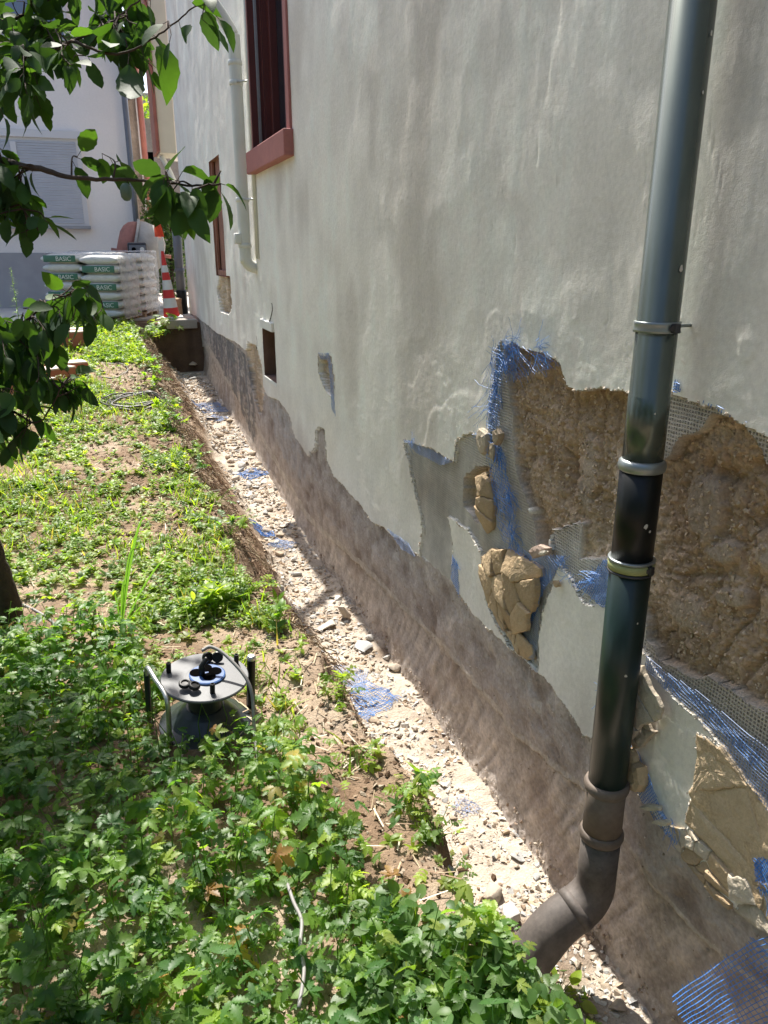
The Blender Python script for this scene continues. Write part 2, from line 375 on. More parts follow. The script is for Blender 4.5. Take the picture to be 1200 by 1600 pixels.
for _ in range(70):
    px_, py_ = rs.uniform(470, 1190), rs.uniform(20, 820); w0 = onwall(px_, py_)[1:]; L_ = rs.uniform(.015, .06); a_ = rs.uniform(.6, 2.4); dv = np.array([math.cos(a_), math.sin(a_)])
    m_ = (np.abs(WY - w0[0]) < L_ + .01) & (np.abs(WZ - w0[1]) < L_ + .01)
    if not m_.any(): continue
    u_ = (WY[m_] - w0[0]) * dv[0] + (WZ[m_] - w0[1]) * dv[1]; v_ = -(WY[m_] - w0[0]) * dv[1] + (WZ[m_] - w0[1]) * dv[0] + .004 * np.sin(u_ * 90 + px_)
    k_ = np.exp(-(v_ / .0028) ** 2) * (np.abs(u_) < L_ / 2); H[m_] -= .0035 * k_ * rs.uniform(-.6, 1); sc_c[m_] = np.maximum(sc_c[m_], k_ * rs.uniform(.1, .6))
H = np.where(cls == 1, -0.010 + 0.004 * nA + 0.0015 * nB, H)
groove = np.abs(fbm(WY * 1.3, WZ * 0.35, s=11, o=2, seed=87))
nG = fbm(WY, WZ, s=4.2, o=2, seed=88); ridge = 1 - np.abs(fbm(WY, WZ, s=16, o=4, seed=89, g=.6)) * 2.2
gv = np.clip(1 - groove / 0.09, 0, 1)
hm = -0.044 + 0.020 * nG + 0.008 * nA + 0.008 * np.clip(ridge, -1, 1) + 0.008 * nB + 0.007 * nF + 0.005 * fbm(WY, WZ, s=210, o=1, seed=90) - 0.020 * gv
for hx_, hy_, rx_, ry_, dp_ in ((878, 742, 9, 40, .05), (846, 735, 5, 30, .02), (843, 830, 20, 30, .03), (1172, 820, 18, 14, .05), (1108, 752, 30, 14, .035), (1160, 735, 26, 10, .03), (902, 640, 12, 16, .02), (935, 790, 8, 50, .03), (1075, 900, 50, 6, .02), (1150, 960, 8, 50, .02), (985, 770, 8, 40, .02)):
    hm = hm - dp_ * np.exp(-(((PX - hx_) / rx_) ** 2 + ((PY - hy_) / ry_) ** 2))
st_ = np.zeros(WY.shape)
for hx_, hy_, rx_, ry_ in ((1078, 795, 26, 52), (1182, 872, 22, 18), (1105, 868, 24, 18), (1120, 935, 26, 16), (1060, 960, 20, 26), (905, 745, 10, 60)):
    st_ = np.maximum(st_, sstep(1.25, .8, np.hypot((PX - hx_) / rx_, (PY - hy_) / ry_)))
hm = hm * (1 - st_ * .75) + st_ * .75 * (-0.030 + 0.004 * nA)
H = np.where(ism, hm, H)
H = np.where(hol, -0.065 + 0.010 * nB, H)
H = np.where(cls == 4, 0.006 + 0.012 * nA + 0.004 * nB, H)
zt = (WZ - z_floor(YC))
ledge_ = inpoly(PX, PY + 10 + 0 * PX, P_LEDGE) & ~lower
H = np.where(cls == 3, np.where(lower, -0.026 + 0.010 * nA + 0.003 * nB + 0.0040 * nD + 0.0012 * nF + 0.035 * np.exp(-zt / 0.12), -0.010 + 0.012 * nA + 0.005 * nB), H)
H = H + np.where((cls == 3) & lower & (WY > 3.0) & (WY < 5.5), 0.02 * fbm(WY, WZ, s=2.5, seed=92), 0)
# colours
def C3(*c): return np.array(c)
pl = C3(0.77, 0.74, 0.67) * np.ones(WY.shape + (1,))
warm = sstep(0.9, -0.2, WZ)[..., None] * sstep(-0.3, 0.5, nC)[..., None]
pl = pl * (1 + 0.07 * nC[..., None] + 0.05 * nS[..., None]); pl = pl * (1 + 0.05 * sstep(.05, .12, np.abs(fbm(WY, WZ, s=1.3, o=5, seed=93)))[..., None] - .02 * (fbm(WY * .25, WZ, s=60, o=2, seed=94) > .25)[..., None] * (nC > 0)[..., None]); pl = pl + (C3(0.64, 0.56, 0.43) - pl) * warm * 0.7
pl = pl + (C3(0.56, 0.51, 0.45) - pl) * np.clip(fbm(WY, WZ * 0.5, s=1.8, seed=95) * 2 - 0.35, 0, 0.6)[..., None]
pl = pl * (1 - .35 * sc_c[..., None])
base = C3(0.58, 0.55, 0.495) * (1 + 0.25 * nA[..., None]); base = base + (C3(0.33, 0.27, 0.21) - base) * np.clip(nC * 1.5, 0, 0.6)[..., None]
far_bc = ((PX < 790) & (cls == 1))[..., None]
base = np.where(far_bc, base * (1 + 0.35 * nS[..., None]), base)
ms = C3(0.64, 0.505, 0.37) * (1 + 0.22 * nA[..., None] + 0.18 * nB[..., None]); ms = ms + (C3(0.34, 0.225, 0.135) - ms) * np.clip(nC * 1.8, 0, 0.65)[..., None]
ms = ms + (C3(0.20, 0.19, 0.18) - ms) * 0; ms = ms * (1 + .14 * nF[..., None]); ms = ms + (C3(0.36, 0.34, 0.31) * (1 + .2 * nB[..., None]) - ms) * st_[..., None] * .4
fo = C3(0.40, 0.35, 0.31) * (1 + 0.2 * nA[..., None]); fo = fo + (C3(0.42, 0.37, 0.32) - fo) * np.clip(nB * 1.2 + nC * 0.7, 0, 0.7)[..., None]; fo = fo + (C3(0.19, 0.135, 0.10) - fo) * np.clip(-nA * 1.2 - 0.1, 0, 0.6)[..., None]
fl = C3(0.44, 0.39, 0.345) * (1 + 0.40 * nD[..., None] + 0.20 * nB[..., None] + .12 * nF[..., None]); fl = fl + (C3(0.27, 0.21, 0.17) - fl) * np.clip(fbm(WY, WZ, s=3.4, o=4, seed=97) * 1.6, 0, 0.55)[..., None]
fo = np.where(ledge_[..., None], C3(.47, .42, .36) * (1 + .3 * nB[..., None]), fo); fo = np.where(lower[..., None], fl, fo)
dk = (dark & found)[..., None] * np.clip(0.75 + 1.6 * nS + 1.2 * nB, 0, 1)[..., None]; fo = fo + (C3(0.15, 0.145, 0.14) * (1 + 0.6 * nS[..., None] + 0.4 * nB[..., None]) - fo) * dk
gk = (grey & found)[..., None] * np.clip(0.6 + 1.5 * nB + nS, 0, 1)[..., None]; fo = fo + (C3(0.38, 0.36, 0.34) - fo) * gk; wk = (found & ~lower)[..., None] * sstep(0.30, 0.42, fbm(WY, WZ * .6, s=14, o=4, seed=99))[..., None]; fo = fo + (C3(.52, .48, .43) - fo) * wk * .5
cl = C3(0.50, 0.375, 0.235) * (1 + 0.1 * nA[..., None] + 0.10 * nF[..., None])
WC = pl
for k, cc in ((1, base), (2, ms), (3, fo), (4, cl), (5, ms), (6, ms), (7, ms), (8, ms)): WC = np.where((cls == k)[..., None], cc, WC)
WC = np.clip(WC, 0.02, 0.8)
hx = -H
hx[WY < 0.69] = 0
house = thing('house', 'old house with long off white plaster wall, its base dug free and crumbling', 'house', (0, 6, -0.6))
def to_house(V): return V - np.array([0, 6, -0.6])
ni, nj = WY.shape; idx = np.arange(ni * nj).reshape(ni, nj)
Fq = np.stack([idx[:-1, :-1], idx[:-1, 1:], idx[1:, 1:], idx[1:, :-1]], -1).reshape(-1, 4)
cy4 = 0.5 * (WY[:-1, :-1] + WY[1:, 1:]).ravel(); cz4 = 0.5 * (WZ[:-1, :-1] + WZ[1:, 1:]).ravel()
hole = np.zeros(len(Fq), bool)
for y0, y1, z0, z1 in NICHES: hole |= (cy4 > y0) & (cy4 < y1) & (cz4 > z0) & (cz4 < z1)
fc = np.maximum(np.maximum(cls[:-1, :-1], cls[1:, 1:]), np.maximum(cls[:-1, 1:], cls[1:, :-1])).ravel()
WV = to_house(np.stack([hx, WY, WZ], -1).reshape(-1, 3)); WCf = WC.reshape(-1, 3)
for k, nm, mt in ((0, 'plaster', 'plaster'), (1, 'base_coat', 'basecoat'), (2, 'exposed_masonry', 'masonry'), (3, 'foundation', 'foundation'), (4, 'clay_coat', 'masonry'), (5, 'hollow', 'masonry'), (6, 'bare_patch', 'masonry'), (7, 'bare_patch', 'masonry'), (8, 'bare_patch', 'masonry')):
    sel = Fq[(fc == k) & ~hole]
    if not len(sel): continue
    u, inv = np.unique(sel.ravel(), return_inverse=True)
    mb = MB(); mb.add(WV[u], inv.reshape(-1, 4), WCf[u]); mb.build(nm, M[mt], house)
def hpart(name, V, F, m, parent=None, smooth=False, col=(1, 1, 1)):
    mb = MB(); mb.add(to_house(np.asarray(V, float)), F, col); o = mb.build(name, M[m] if isinstance(m, str) else m, parent or house, smooth); return o
# gable side at the far corner, near end, roof
side = MB()
V, F = box((3.99, 13.385, 2.35), (7.94, 0.05, 6.1)); side.add(to_house(V), F, (0.56, 0.55, 0.5))
V, F = box((3.99, -2.0, 2.35), (7.94, 0.05, 6.1)); side.add(to_house(V), F, (0.56, 0.55, 0.5))
V, F = box((7.98, 5.7, 2.35), (0.05, 15.3, 6.1)); side.add(to_house(V), F, (0.56, 0.55, 0.5))
side.build('side_wall', M['plaster'], house, False)
M['rooftile'] = material('rooftile', (0.22, 0.075, 0.045), rough=0.85, var=(0.3, 6), bump=((12, 0.8, 0.03),))
rf = MB(); rf.add(to_house(np.array([(0.02, -2.2, 5.4), (0.02, 13.42, 5.4), (4, 13.42, 8.6), (4, -2.2, 8.6), (8, 13.42, 5.4), (8, -2.2, 5.4)])), [[0, 1, 2, 3], [3, 2, 4, 5], [1, 4, 2], [0, 3, 5]]); rf.build('roof', M['rooftile'], house, False)

# --- tall window with red stone surround (y 5.78..7.00)
def recess(y0, y1, z0, z1, d, m, name):
    V = [(0.0, y0, z0), (0.0, y1, z0), (0.0, y1, z1), (0.0, y0, z1), (d, y0, z0), (d, y1, z0), (d, y1, z1), (d, y0, z1)]
    return hpart(name, V, [[0, 1, 5, 4], [1, 2, 6, 5], [2, 3, 7, 6], [3, 0, 4, 7], [4, 5, 6, 7]], m)
y0, y1, z0, z1 = NICHES[0]
recess(y0, y1, z0, z1, 0.24, 'redtrim', 'window_reveal')
win = thing('window', None, None); win.parent = house; win.location = (0, 0, 0)
def wpart(name, parts, m, par):
    mb = MB()
    for c_, d_, b_ in parts:
        V, F = box(c_, d_, bev=b_); mb.add(to_house(V), F)
    return mb.build(name, M[m], par, False)
wpart('surround', [((-0.004, y0 - 0.045, 3.35), (0.03, 0.09, 1.9), 0.004)], 'redtrim', win); wpart('surround', [((-0.004, y1 + 0.04, 3.35), (0.03, 0.08, 1.9), 0.004)], 'redtrim', win)
wpart('sill', [((0.045, (y0 + y1) / 2, 2.315), (0.23, 1.46, 0.17), 0.008)], 'redtrim', win)
wpart('frame', [((0.16, y0 + 0.05, 3.35), (0.06, 0.10, 1.9), 0.004), ((0.16, y1 - 0.05, 3.35), (0.06, 0.10, 1.9), 0.004), ((0.16, (y0 + y1) / 2, 3.35), (0.06, 0.12, 1.9), 0.004), ((0.16, (y0 + y1) / 2, 2.45), (0.06, 1.0, 0.10), 0.004)], 'shutter', win)
wpart('pane', [((0.19, (y0 + y1) / 2, 3.4), (0.006, 1.1, 1.8), 0)], 'glass', win)
wpart('shutter_rail', [((0.035, y0 + 0.02, 3.35), (0.025, 0.022, 1.88), 0.002)], 'steel', win); wpart('shutter_rail', [((0.035, y1 - 0.02, 3.35), (0.025, 0.022, 1.88), 0.002)], 'steel', win)
wpart('shutter', [((0.02, y1 - 0.012, 3.35), (0.10, 0.02, 1.88), 0.002), ((0.13, y1 - 0.012, 3.35), (0.09, 0.02, 1.88), 0.002)], 'shutter', win)
# --- lower boarded window with brown frame
y0, y1, z0, z1 = NICHES[1]
M['board'] = material('board', (0.27, 0.125, 0.085), rough=0.85, var=(0.35, 14), stretch=(1, 1, 0.3), bump=((30, .6, .01),))
recess(y0, y1, z0, z1, 0.16, 'board', 'low_window_reveal')
lw = thing('low_window', None, None); lw.parent = house; lw.location = (0, 0, 0)
wpart('frame', [((0.035, y0 + 0.03, 1.97), (0.03, 0.06, 1.25), 0.003), ((0.035, y1 - 0.03, 1.97), (0.03, 0.06, 1.25), 0.003), ((0.035, (y0 + y1) / 2, 1.375), (0.034, 0.7, 0.06), 0.003)], 'board', lw)
wpart('board', [((0.07, (y0 + y1) / 2, 1.98), (0.02, 0.80, 1.24), 0)], 'board', lw)
# --- small niche, brown inside, with broken casing above
y0, y1, z0, z1 = NICHES[2]
recess(y0, y1, z0, z1, 0.22, 'nichewall', 'niche')
M['whiteboard'] = material('whiteboard', (0.7, 0.69, 0.64), rough=0.7, var=(0.1, 20))
wpart('casing', [((-0.01, (y0 + y1) / 2, 1.0), (0.03, 0.5, 0.075), 0.004)], 'whiteboard', house)
wpart('niche_sill', [((0.02, (y0 + y1) / 2, 0.512), (0.05, 0.54, 0.03), 0.004)], 'whiteboard', house)
def wallline(pts, r_, m, name, off=0.004):
    P = spline([onwall(px, py, -off) for px, py in pts], 5)
    P[:, 1:] += 0.004 * rng.standard_normal((len(P), 2))
    V, F = tube(P, r_, 5); return hpart(name, V, F, m)
M['crack'] = material('crack', (0.07, 0.055, 0.045), rough=1)
wallline([(421, 503), (424, 494), (426, 484), (425, 474)], 0.006, 'crack', 'crack', 0.0)
wallline([(401, 545), (402, 535), (401, 526)], 0.004, 'crack', 'crack', 0.0)

# ------------------------------------------------------------------ foreground downpipe
PXX, PYY = -0.10, 1.568
dp = thing('downpipe', 'green grey metal downpipe on the near wall, running into a dirty brown elbow', 'downpipe', (PXX, PYY, -0.5))
def dpart(name, VF, m, par=dp):
    V, F = VF; mb = MB(); mb.add(np.asarray(V) - np.array([PXX, PYY, -0.5]) if par is dp else V, F); return mb.build(name, M[m], par, True)
def zof(py, d=1.9):     # height on the pipe's axis for a photo row (1005,py)
    r_ = ray(1005 + (700 - py) * 0.11, py); t = (PXX - CAMP[0]) / r_[0]; return 1.6 + r_[2] * t
z_clamp, z_col, z_band, z_c2, z_c3 = zof(510), zof(722), zof(880), zof(1225), zof(1300)
dpart('upper_pipe', lathe([(0.0505, z_col), (0.0505, zof(618)), (0.0492, zof(618) + 0.001), (0.0492, 5.2)], (PXX, PYY, 0), 48), 'zinc')
dpart('collar', lathe([(0.051, z_col - 0.022), (0.058, z_col - 0.018), (0.060, z_col - 0.008), (0.058, z_col + 0.004), (0.051, z_col + 0.010)], (PXX, PYY, 0), 48), 'collar')
dpart('black_sleeve', lathe([(0.0535, z_band - 0.01), (0.0535, z_col - 0.012)], (PXX, PYY, 0), 48), 'blackpipe')
dpart('green_pipe', lathe([(0.0545, z_c2 - 0.02), (0.0545, z_band)], (PXX, PYY, 0), 48), 'greenpipe')
cb = dpart('clamp_band', lathe([(0.055, z_band - 0.012), (0.060, z_band - 0.011), (0.0605, z_band + 0.008), (0.055, z_band + 0.012)], (PXX, PYY, 0), 48), 'rubber')
def ring(R0, r_, z, seg=48, flat=1.0):
    prof = [(R0 + r_ * math.cos(a), z + flat * r_ * math.sin(a)) for a in np.linspace(-PI / 2, PI / 2, 8)]
    return lathe([(R0 - 0.004, z - flat * r_)] + prof + [(R0 - 0.004, z + flat * r_)], (PXX, PYY, 0), seg)
dpart('clamp_rim', ring(0.058, 0.004, z_band + 0.016), 'collar'); dpart('clamp_rim', ring(0.058, 0.0035, z_band - 0.017), 'darkmetal')
dpart('pipe_clamp', lathe([(0.0495, z_clamp - 0.013), (0.0555, z_clamp - 0.012), (0.0535, z_clamp - 0.006), (0.0535, z_clamp + 0.006), (0.0555, z_clamp + 0.012), (0.0495, z_clamp + 0.013)], (PXX, PYY, 0), 48), 'collar')
def boltat(z, ang, nm='bolt'):
    cx, cyy = PXX + 0.054 * math.cos(ang), PYY + 0.054 * math.sin(ang)
    mb = MB(); V, F = box((cx, cyy, z), (0.030, 0.016, 0.022), rot=ang, bev=0.002); 
    V = V - np.array([cx, cyy, z]); V = V + np.array([cx, cyy, z]); mb.add(V - np.array([PXX, PYY, -0.5]), F)
    V, F = tube([(cx + 0.01 * math.sin(ang), cyy - 0.012 * math.cos(ang) - 0.006, z), (cx - 0.01 * math.sin(ang), cyy + 0.014, z)], 0.006, 8); mb.add(V - np.array([PXX, PYY, -0.5]), F)
    mb.build(nm, M['darkmetal'], dp, False)
boltat(z_clamp, R(-85)); boltat(z_band, R(-75))
dpart('wall_bracket', tube([(PXX + 0.05, PYY, z_clamp), (0.0, PYY, z_clamp)], 0.0045, 8), 'collar')
for z_, an_, rs_ in ((zof(420), -1.35, .006), (zof(60), -1.2, .004), (zof(150), -1.3, .003), (zof(812), -1.75, .005), (zof(820), -1.5, .003), (zof(1040), -1.9, .0035), (zof(960), -1.6, .0025), (zof(640), -1.9, .0025)):
    rr_p = .0505 if z_ > z_col else .0548; c_ = np.array([PXX + rr_p * math.cos(an_), PYY + rr_p * math.sin(an_), z_]); nn_ = np.array([math.cos(an_), math.sin(an_), 0])
    tt_ = np.array([-nn_[1], nn_[0], 0]); n8 = 9; a8 = np.arange(n8) * 2 * PI / n8; rj = rs_ * (.6 + .8 * np.random.default_rng(int(rs_ * 1e5)).random(n8))
    V = np.concatenate([c_ + (rj * np.cos(a8))[:, None] * tt_ + (rj * 1.3 * np.sin(a8))[:, None] * np.array([0, 0, 1.]), (c_ + nn_ * .0016)[None]]); dpart('plaster_splash', (V, [[k, (k + 1) % n8, n8] for k in range(n8)]), 'splash')
def sock(z): return [(0.056, z - 0.016), (0.0625, z - 0.013), (0.0655, z - 0.004), (0.0655, z + 0.006), (0.0625, z + 0.014), (0.0605, z + 0.016), (0.0560, z + 0.018)]
dpart('standpipe', lathe([(0.0575, z_c3 - 0.01), (0.0575, z_c2 + 0.010), (0.0560, z_c2 + 0.011)], (PXX, PYY, 0), 48), 'dirtypipe')
dpart('socket_ring', lathe(sock(z_c2), (PXX, PYY, 0), 48), 'dirtypipe'); dpart('socket_ring', lathe(sock(z_c3), (PXX, PYY, 0), 48), 'dirtypipe')
ez = zof(1385); el = [(PXX, PYY, z_c3 + 0.0), (PXX, PYY, ez + 0.05)]
Rb = 0.10
for a in np.linspace(0, R(62), 9): el.append((PXX - Rb * (1 - math.cos(a)), PYY, ez + 0.03 - Rb * math.sin(a)))
ex, eyz = el[-1][0], el[-1][2]; dx_, dz_ = -math.sin(R(62)), -math.cos(R(62))
for s in (0.03, 0.06): el.append((ex + dx_ * s, PYY, eyz + dz_ * s))
for a in np.linspace(R(62), R(40), 5)[1:]:
    px_, _, pz_ = el[-1]; el.append((px_ - math.sin(a) * 0.022, PYY, pz_ - math.cos(a) * 0.022))
for s in range(4):
    px_, _, pz_ = el[-1]; el.append((px_ - math.sin(R(40)) * 0.03, PYY, pz_ - math.cos(R(40)) * 0.03))
dpart('elbow', tube(el, np.interp(np.arange(len(el)), [0, 2, 8, len(el) - 1], [0.0585, 0.0585, 0.066, 0.072]), 40), 'elbow')
dpart('elbow_rim', tube([el[10], el[11]], [0.0685, 0.0695], 40), 'elbow')

# ------------------------------------------------------------------ far downpipes
fp = thing('downpipe', 'cream painted downpipe between the tall red window and the lower brown window', 'downpipe', (-0.09, 7.28, 1.4))
def fpart(name, VF, m, par, loc):
    V, F = VF; mb = MB(); mb.add(np.asarray(V) - np.array(loc), F); return mb.build(name, M[m], par, True)
L0 = (-0.09, 7.28, 1.4)
fpart('pipe', tube(spline([(0.05, 7.28, 1.47), (-0.03, 7.28, 1.48), (-0.085, 7.28, 1.53), (-0.09, 7.28, 1.62), (-0.09, 7.28, 2.2), (-0.09, 7.28, 3.2), (-0.10, 7.28, 3.30), (-0.17, 7.28, 3.42), (-0.32, 7.28, 3.62), (-0.42, 7.28, 3.8), (-0.45, 7.28, 4.2), (-0.45, 7.28, 5.2)], 7), 0.052, 24), 'whitepipe', fp, L0)
for z in (1.66, 2.04, 2.95, 3.10):
    fpart('joint_ring', lathe([(0.053, z - 0.02), (0.059, z - 0.014), (0.059, z + 0.014), (0.053, z + 0.02)], (-0.09, 7.28, 0), 24), 'whitepipe', fp, L0)
fpart('bracket', tube([(-0.09, 7.22, 2.95), (0.01, 7.12, 2.95)], 0.008, 6), 'steel', fp, L0)
fpart('bracket', tube([(-0.09, 7.22, 2.04), (0.01, 7.12, 2.04)], 0.008, 6), 'steel', fp, L0)
fpart('inspection_cap', box((-0.15, 7.28, 1.72), (0.06, 0.09, 0.09), bev=0.01), 'whitepipe', fp, L0)
cd = MB(); V, F = tube([(-0.012, 7.10, 1.55), (-0.012, 7.10, 5.2)], 0.018, 10); cd.add(V, F)
tag(cd.build('conduit', M['whitepipe']), 'thin white conduit running up the wall beside the cream downpipe', 'conduit')
gp = thing('downpipe', 'slim grey drainpipe with black foot at the far corner of the house', 'downpipe', (-0.10, 13.5, 0.62))
L1 = (-0.10, 13.5, 0.62)
fpart('pipe', lathe([(0.07, 0.95), (0.07, 2.45)], (-0.10, 13.5, 0), 20), 'greypipe', gp, L1)
fpart('black_foot', lathe([(0.085, 0.60), (0.085, 1.0), (0.075, 1.02)], (-0.10, 13.5, 0), 20), 'blackpipe', gp, L1)
fpart('joint_ring', lathe([(0.071, 1.30), (0.08, 1.31), (0.08, 1.35), (0.071, 1.36)], (-0.10, 13.5, 0), 20), 'greypipe', gp, L1)
# ------------------------------------------------------------------ blue reinforcing net on the wall (thin strands)
def strand(mb, P, r_, col=(1, 1, 1)):
    P = np.asarray(P)
    if len(P) < 2: return
    V, F = tube(P, r_, 3, caps=False); mb.add(V, F, col)
def net_on_wall(poly, pitch, r_, layers, m, off, ang=0.0, wob=0.006, name='reinforcing_net', prob=1.0):
    W = np.array([onwall(px, py)[1:] for px, py in poly]); c = W.mean(0); mb = MB(); PP = [tuple(p) for p in W]
    for L in range(layers):
        a = R(ang) + (rnd.uniform(-0.35, 0.35) if L else 0)
        ca, sa = math.cos(a), math.sin(a); D = W - c; ext = np.abs(D).max() * 1.5; o0 = rnd.uniform(0, pitch)
        for fam in (0, 1):
            d = np.array([ca, sa]) if fam == 0 else np.array([-sa, ca]); nn = np.array([-d[1], d[0]])
            for k in np.arange(-ext + o0, ext, pitch * (1 if L == 0 else 1.3)):
                if rnd.random() > prob: continue
                s = np.arange(-ext, ext, 0.008); Q = c + nn * k + d * s[:, None]
                wv = 0.7 * wob * fbm(Q[:, 0], Q[:, 1], L * 3.1 + fam, s=9, o=3, seed=200 + L)
                Q = Q + nn * wv[:, None]
                ins = inpoly(Q[:, 0] + 0.006 * fbm(Q[:, 0], Q[:, 1], s=40, o=2, seed=9), Q[:, 1], PP)
                xo = -off - L * 0.004 + wob * fbm(Q[:, 0], Q[:, 1], s=14, o=3, seed=210 + L)
                i = 0
                while i < len(s):
                    if ins[i]:
                        j = i
                        while j < len(s) and ins[j]: j += 1
                        if j - i >= 2: strand(mb, to_house(np.stack([xo[i:j], Q[i:j, 0], Q[i:j, 1]], 1)), r_)
                        i = j
                    else: i += 1
    if mb.n: return mb.build(name, M[m], house, False)
N_band = [(775, 518), (782, 545), (792, 560), (786, 600), (784, 640), (780, 690), (790, 720), (800, 760), (808, 800), (806, 845), (838, 868), (828, 884), (798, 858), (780, 820), (772, 760), (766, 700), (768, 640), (772, 560)]
net_on_wall(N_band, 0.0095, 0.0007, 2, 'bluenet', 0.006, 8, 0.020, prob=0.6)
net_on_wall([(790, 528), (830, 545), (865, 553), (882, 572), (850, 580), (812, 592), (790, 600)], 0.010, 0.0007, 1, 'bluenet', 0.0, 20, 0.012, prob=0.6)
net_on_wall([(838, 864), (888, 868), (872, 895), (852, 925), (838, 965), (822, 990), (815, 940), (828, 890)], 0.009, 0.0008, 1, 'bluenet', 0.004, 10, 0.010)
net_on_wall([(815, 900), (848, 925), (842, 1000), (836, 1036), (805, 1008), (812, 960)], 0.0085, 0.0009, 1, 'greynet', 0.002, 5, 0.004)
net_on_wall([(897, 915), (922, 895), (945, 872), (960, 870), (955, 955), (935, 945), (915, 925)], 0.0085, 0.0010, 1, 'bluenet', 0.004, 25, 0.006)
net_on_wall([(1010, 1018), (1040, 1048), (1090, 1078), (1130, 1112), (1200, 1165), (1600, 1440), (1600, 1640), (1200, 1268), (1160, 1208), (1120, 1150), (1080, 1108), (1040, 1078), (1010, 1045)], 0.0085, 0.0008, 1, 'dustynet', 0.003, 4, 0.004)
net_on_wall([(1012, 1018), (1040, 1048), (1090, 1082), (1200, 1185), (1200, 1215), (1085, 1100), (1040, 1075)], 0.011, 0.0006, 1, 'bluenet', 0.008, 14, 0.006, prob=.7)
net_on_wall([(632, 686), (655, 692), (690, 710), (712, 722), (690, 728), (650, 708)], 0.009, 0.0010, 1, 'dustynet', 0.002, 15, 0.006)
net_on_wall([(708, 865), (716, 878), (719, 935), (706, 905)], 0.009, 0.0009, 1, 'bluenet', 0.004, 5, 0.006)
net_on_wall([(603, 824), (640, 848), (652, 872), (628, 858)], 0.011, 0.0011, 1, 'dustynet', 0.003, 20, 0.006)
net_on_wall([(1178, 1335), (1230, 1345), (1230, 1410), (1188, 1400)], 0.0075, 0.0009, 2, 'bluenet', 0.004, 25, 0.008)
net_on_wall([(988, 1150), (1004, 1180), (1024, 1220), (1052, 1286), (1064, 1316), (1040, 1298), (1008, 1250), (976, 1190)], 0.0085, 0.0008, 1, 'bluenet', 0.012, 35, 0.012)
net_on_wall([(940, 1180), (975, 1160), (972, 1222), (945, 1230)], 0.0085, 0.0009, 1, 'bluenet', 0.015, 25, 0.006)
net_on_wall([(497, 551), (515, 551), (521, 575), (523, 615), (525, 652), (519, 640), (516, 590), (512, 562), (501, 562)], 0.018, 0.0018, 1, 'dustynet', 0.003, 10, 0.006)
net_on_wall([(1052, 612), (1058, 590), (1066, 600), (1064, 614)], 0.006, 0.001, 2, 'bluenet', 0.004, 10, 0.006)
net_on_wall([(1062, 616), (1100, 624), (1150, 648), (1200, 682), (1200, 690), (1150, 657), (1100, 632)], 0.009, 0.0009, 1, 'bluenet', 0.003, 10, 0.006, prob=0.45)
fr = MB()
def fray(px, py, n, L, spread, dirpx, off=0.01, r_=0.0006):
    b = onwall(px, py, -off); e2 = onwall(px + dirpx[0], py + dirpx[1], -off) - b; e2 /= np.linalg.norm(e2)
    for _ in range(n):
        s = b + np.array([rnd.uniform(-0.006, 0.004), rnd.gauss(0, spread), rnd.gauss(0, spread)])
        d = e2 + rng.normal(0, 0.45, 3) * np.array([0.4, 1, 1]); d /= np.linalg.norm(d); l = L * rnd.uniform(0.4, 1.1); P = [s]
        for q in range(7):
            d = d + rng.normal(0, 0.16, 3) + np.array([-0.01, 0, -0.05]); d /= np.linalg.norm(d); P.append(P[-1] + d * l / 7)
        strand(fr, to_house(np.array(P)), r_)
for a in [(785, 535, 14, .07, .010, (1, .3)), (800, 545, 34, .12, .02, (1, .3)), (840, 556, 34, .10, .02, (1, .15)), (790, 580, 28, .12, .016, (.1, -1)), (775, 600, 18, .20, .008, (-.25, 1)), (768, 640, 10, .13, .008, (-.7, 1)),
          (778, 700, 34, .10, .014, (.3, 1)), (795, 770, 34, .10, .014, (.3, 1)), (800, 830, 34, .08, .016, (.6, .6)), (870, 880, 18, .07, .014, (1, .1)), (930, 905, 24, .07, .014, (-1, .4)), (893, 900, 10, .04, .010, (0, 1)),
          (968, 1172, 34, .055, .007, (-1, .05)), (985, 1185, 24, .05, .01, (.3, 1)), (1050, 1290, 14, .05, .012, (.5, 1)), (1190, 1380, 14, .06, .012, (.5, .5)), (770, 560, 10, .16, .006, (.0, 1)), (712, 880, 12, .06, .012, (.1, 1)),
          (642, 690, 14, .05, .012, (.9, .3)), (940, 1085, 3, .06, .004, (-1, -.3)), (745, 680, 6, .04, .01, (-1, 0)), (575, 600, 0, .05, .01, (0, 1))]: fray(*a)
tag(fr.build('frayed_thread', M['bluenet'], house, False), kind='stuff')

